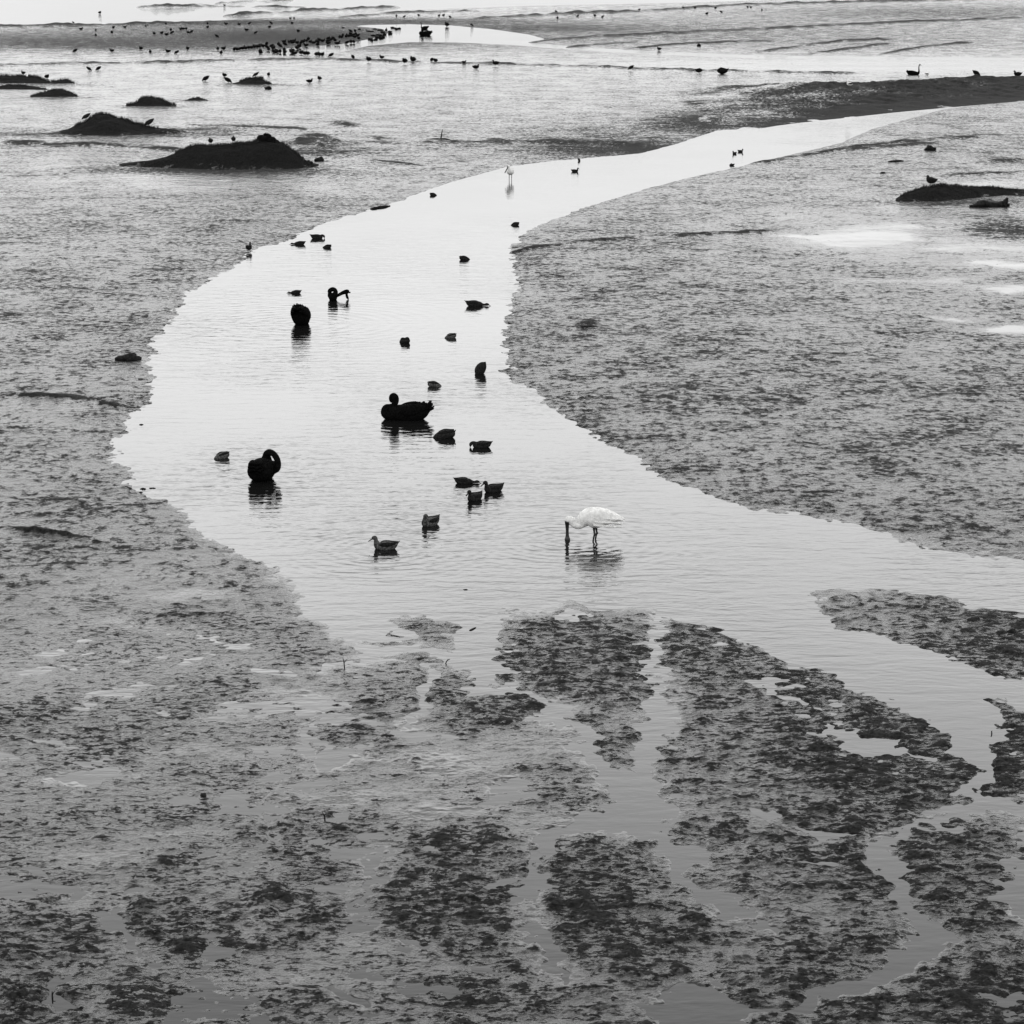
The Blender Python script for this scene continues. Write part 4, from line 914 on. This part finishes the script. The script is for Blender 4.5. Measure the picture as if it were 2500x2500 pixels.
# ------------------------------------------------------------------ rocks, logs, lumps
def lumpmesh(name, pts, seed, mat='wood', seg=12, amp=.15, name_part=None, parent=None):
    v, f = sweep(pts, seg, 5)
    v = np.array(v)
    n = perlin(v[:, 0] * 9 + seed, v[:, 1] * 9 + v[:, 2] * 11, seed)
    c = np.array([np.mean(v, 0)])
    r = np.array([p[3:] for p in pts]).mean()
    d = perlin(v[:, 0] / r * .8 + seed, v[:, 2] / r * 1.3 + v[:, 1] / r, seed + 3)
    v[:, 2] += d * r * amp; v[:, 1] += n * r * amp
    return new_mesh(name, v, f, M[mat], parent)
def log(u0, v0, u1, v1, r, label, seed, name='driftwood_log', cat='driftwood', group='driftwood on the flat', branch=None, mat='wood', z0=.0):
    z_ = mud_z((u0 + u1) / 2, (v0 + v1) / 2)
    a = ground(u0, v0, z_); b = ground(u1, v1, z_)
    mx_, my_ = (a[0] + b[0]) / 2, (a[1] + b[1]) / 2
    pts = []
    rr = random.Random(seed)
    for k in range(7):
        t = k / 6
        q = r * (.12 + .88 * math.sin(math.pi * (t * .92 + .04)) ** .8) * rr.uniform(.75, 1.2)
        pts.append((a[0] + (b[0] - a[0]) * t - mx_, a[1] + (b[1] - a[1]) * t - my_ + rr.uniform(-.4, .4) * r, q * .2 + z0 + rr.uniform(0, .15) * r, q, q * .6))
    o = lumpmesh(name, pts, seed, mat)
    if branch:
        bx, hx, hz, br = branch
        ch = new_mesh('branch', *sweep([(bx, 0, 0, br, br), (bx + hx * .5, 0, hz * .55, br * .8, br * .8), (bx + hx, .02, hz, br * .3, br * .3)], 7, 3), M[mat], o)
    o.location = (mx_, my_, z_)
    tag(o, label, cat, group)
    return o
log(1048, 340, 1098, 341, .07, 'low driftwood with a short upright stick on the middle flat', 1, branch=(.05, .08, .42, .03))
log(1186, 340, 1233, 341, .06, 'thin flat driftwood right of the one with an upright stick', 2)
log(280, 880, 345, 879, .15, 'dark log lying on the left bank, thick at its left end', 3)
log(2366, 505, 2464, 503, .20, 'dark curved log lying below the right mound', 4, branch=(.42, .12, .26, .10))
log(905, 511, 952, 503, .07, 'wet branch half in the water at the upper left bank', 5)
log(1406, 800, 1462, 797, .03, 'slight dark stick on the right mud flank', 6)
log(2168, 395, 2206, 394, .09, 'low rounded dark lump on the upper right flat, middle of three', 7, 'mud_lump', 'mud lump', 'mud lumps on the right flat')
log(2259, 366, 2284, 367, .20, 'largest dark rounded lump on the upper right flat', 8, 'mud_lump', 'mud lump', 'mud lumps on the right flat')
log(2148, 423, 2164, 423, .06, 'smallest dark lump on the upper right flat', 9, 'mud_lump', 'mud lump', 'mud lumps on the right flat')
log(2462, 1545, 2476, 1546, .05, 'dark lump standing on the weedy spit at the right edge', 10, 'mud_lump', 'mud lump', 'mud lumps on the right flat')
log(340, 1037, 350, 1037, .018, 'single dark stone in the water off the left bank', 11, 'stone', 'stone', 'stones off the left bank')
log(342, 1194, 356, 1194, .022, 'largest of the flat stones in the shallows below the left cove', 12, 'stone', 'stone', 'stones off the left bank')
log(364, 1192, 380, 1192, .015, 'long thin stone right of the largest in the shallows', 13, 'stone', 'stone', 'stones off the left bank')
log(338, 1203, 349, 1203, .018, 'stone just below the largest in the shallows', 14, 'stone', 'stone', 'stones off the left bank')
log(312, 1193, 322, 1193, .015, 'stone left of the largest in the shallows', 15, 'stone', 'stone', 'stones off the left bank')
log(490, 1942, 502, 1943, .03, 'small black round stone on the lower left mud', 16, 'stone', 'stone', 'stones on the lower left mud')
log(770, 393, 790, 393, .16, 'dark rounded lump at the right foot of the largest mound', 17, 'mud_lump', 'mud lump', 'mud lumps on the left flat')
log(1130, 1440, 1142, 1440, .012, 'tiny dark weed scrap floating at the lower river edge', 18, 'weed_scrap', 'weed', 'weed scraps')
log(1146, 1540, 1162, 1532, .016, 'dark weed lump at the tip of the small left islet', 19, 'weed_scrap', 'weed', 'weed scraps')
# crown of rocks on the largest mound
t = top_depth('big', 648)
o = new_mesh('rock_pile', *join([sweep([(dx - r_, dy, dz_, .02, .02), (dx - r_ * .6, dy, dz_ + .02, r_ * .8, r_ * .75), (dx, dy, dz_ + .04, r_, r_), (dx + r_ * .7, dy, dz_ + .01, r_ * .75, r_ * .7), (dx + r_, dy, dz_, .02, .02)], 9, 3)
     for dx, dy, dz_, r_ in [(-.16, 0, -.02, .17), (.06, .05, .04, .16), (.24, -.05, -.06, .15), (-.02, -.1, -.04, .16), (.14, -.12, -.10, .14), (.0, .0, .13, .08), (.38, 0, -.14, .12)]]), M['rock'])
o.location = (t[0], t[1], t[2] + .0); tag(o, 'dark knobbly pile of rocks on the crest of the largest mound', 'rocks')
# twigs
def twig(u, v, h, lean, label, seed):
    rr = random.Random(seed); z_ = mud_z(u, v); p = ground(u, v, z_)
    g = [sweep([(0, 0, -.05, .008, .008), (lean * .4, 0, h * .5, .006, .006), (lean, 0, h, .003, .003)], 6, 3),
         sweep([(lean * .4, 0, h * .5, .005, .005), (lean * .4 + h * .2, .02, h * .75, .003, .003), (lean * .4 + h * .3, .03, h * .8, .002, .002)], 6, 2)]
    o = new_mesh('twig', *join(g), M['wood']); o.location = (p[0], p[1], z_); tag(o, label, 'twig', 'twigs standing in the mud')
twig(842, 1632, .12, -.02, 'bent dark twig upright in the mud left of the small islets', 1)
twig(795, 2003, .08, -.03, 'short twig leaning left in the lower middle mud', 2)
twig(128, 2436, .05, .0, 'short black peg standing in a puddle at the lower left', 3)
twig(1085, 1620, .05, .06, 'twig lying slanted on the weedy islet beside the narrow channel', 4)
twig(2422, 1792, .03, -.01, 'little twig in the water by the right edge', 5)
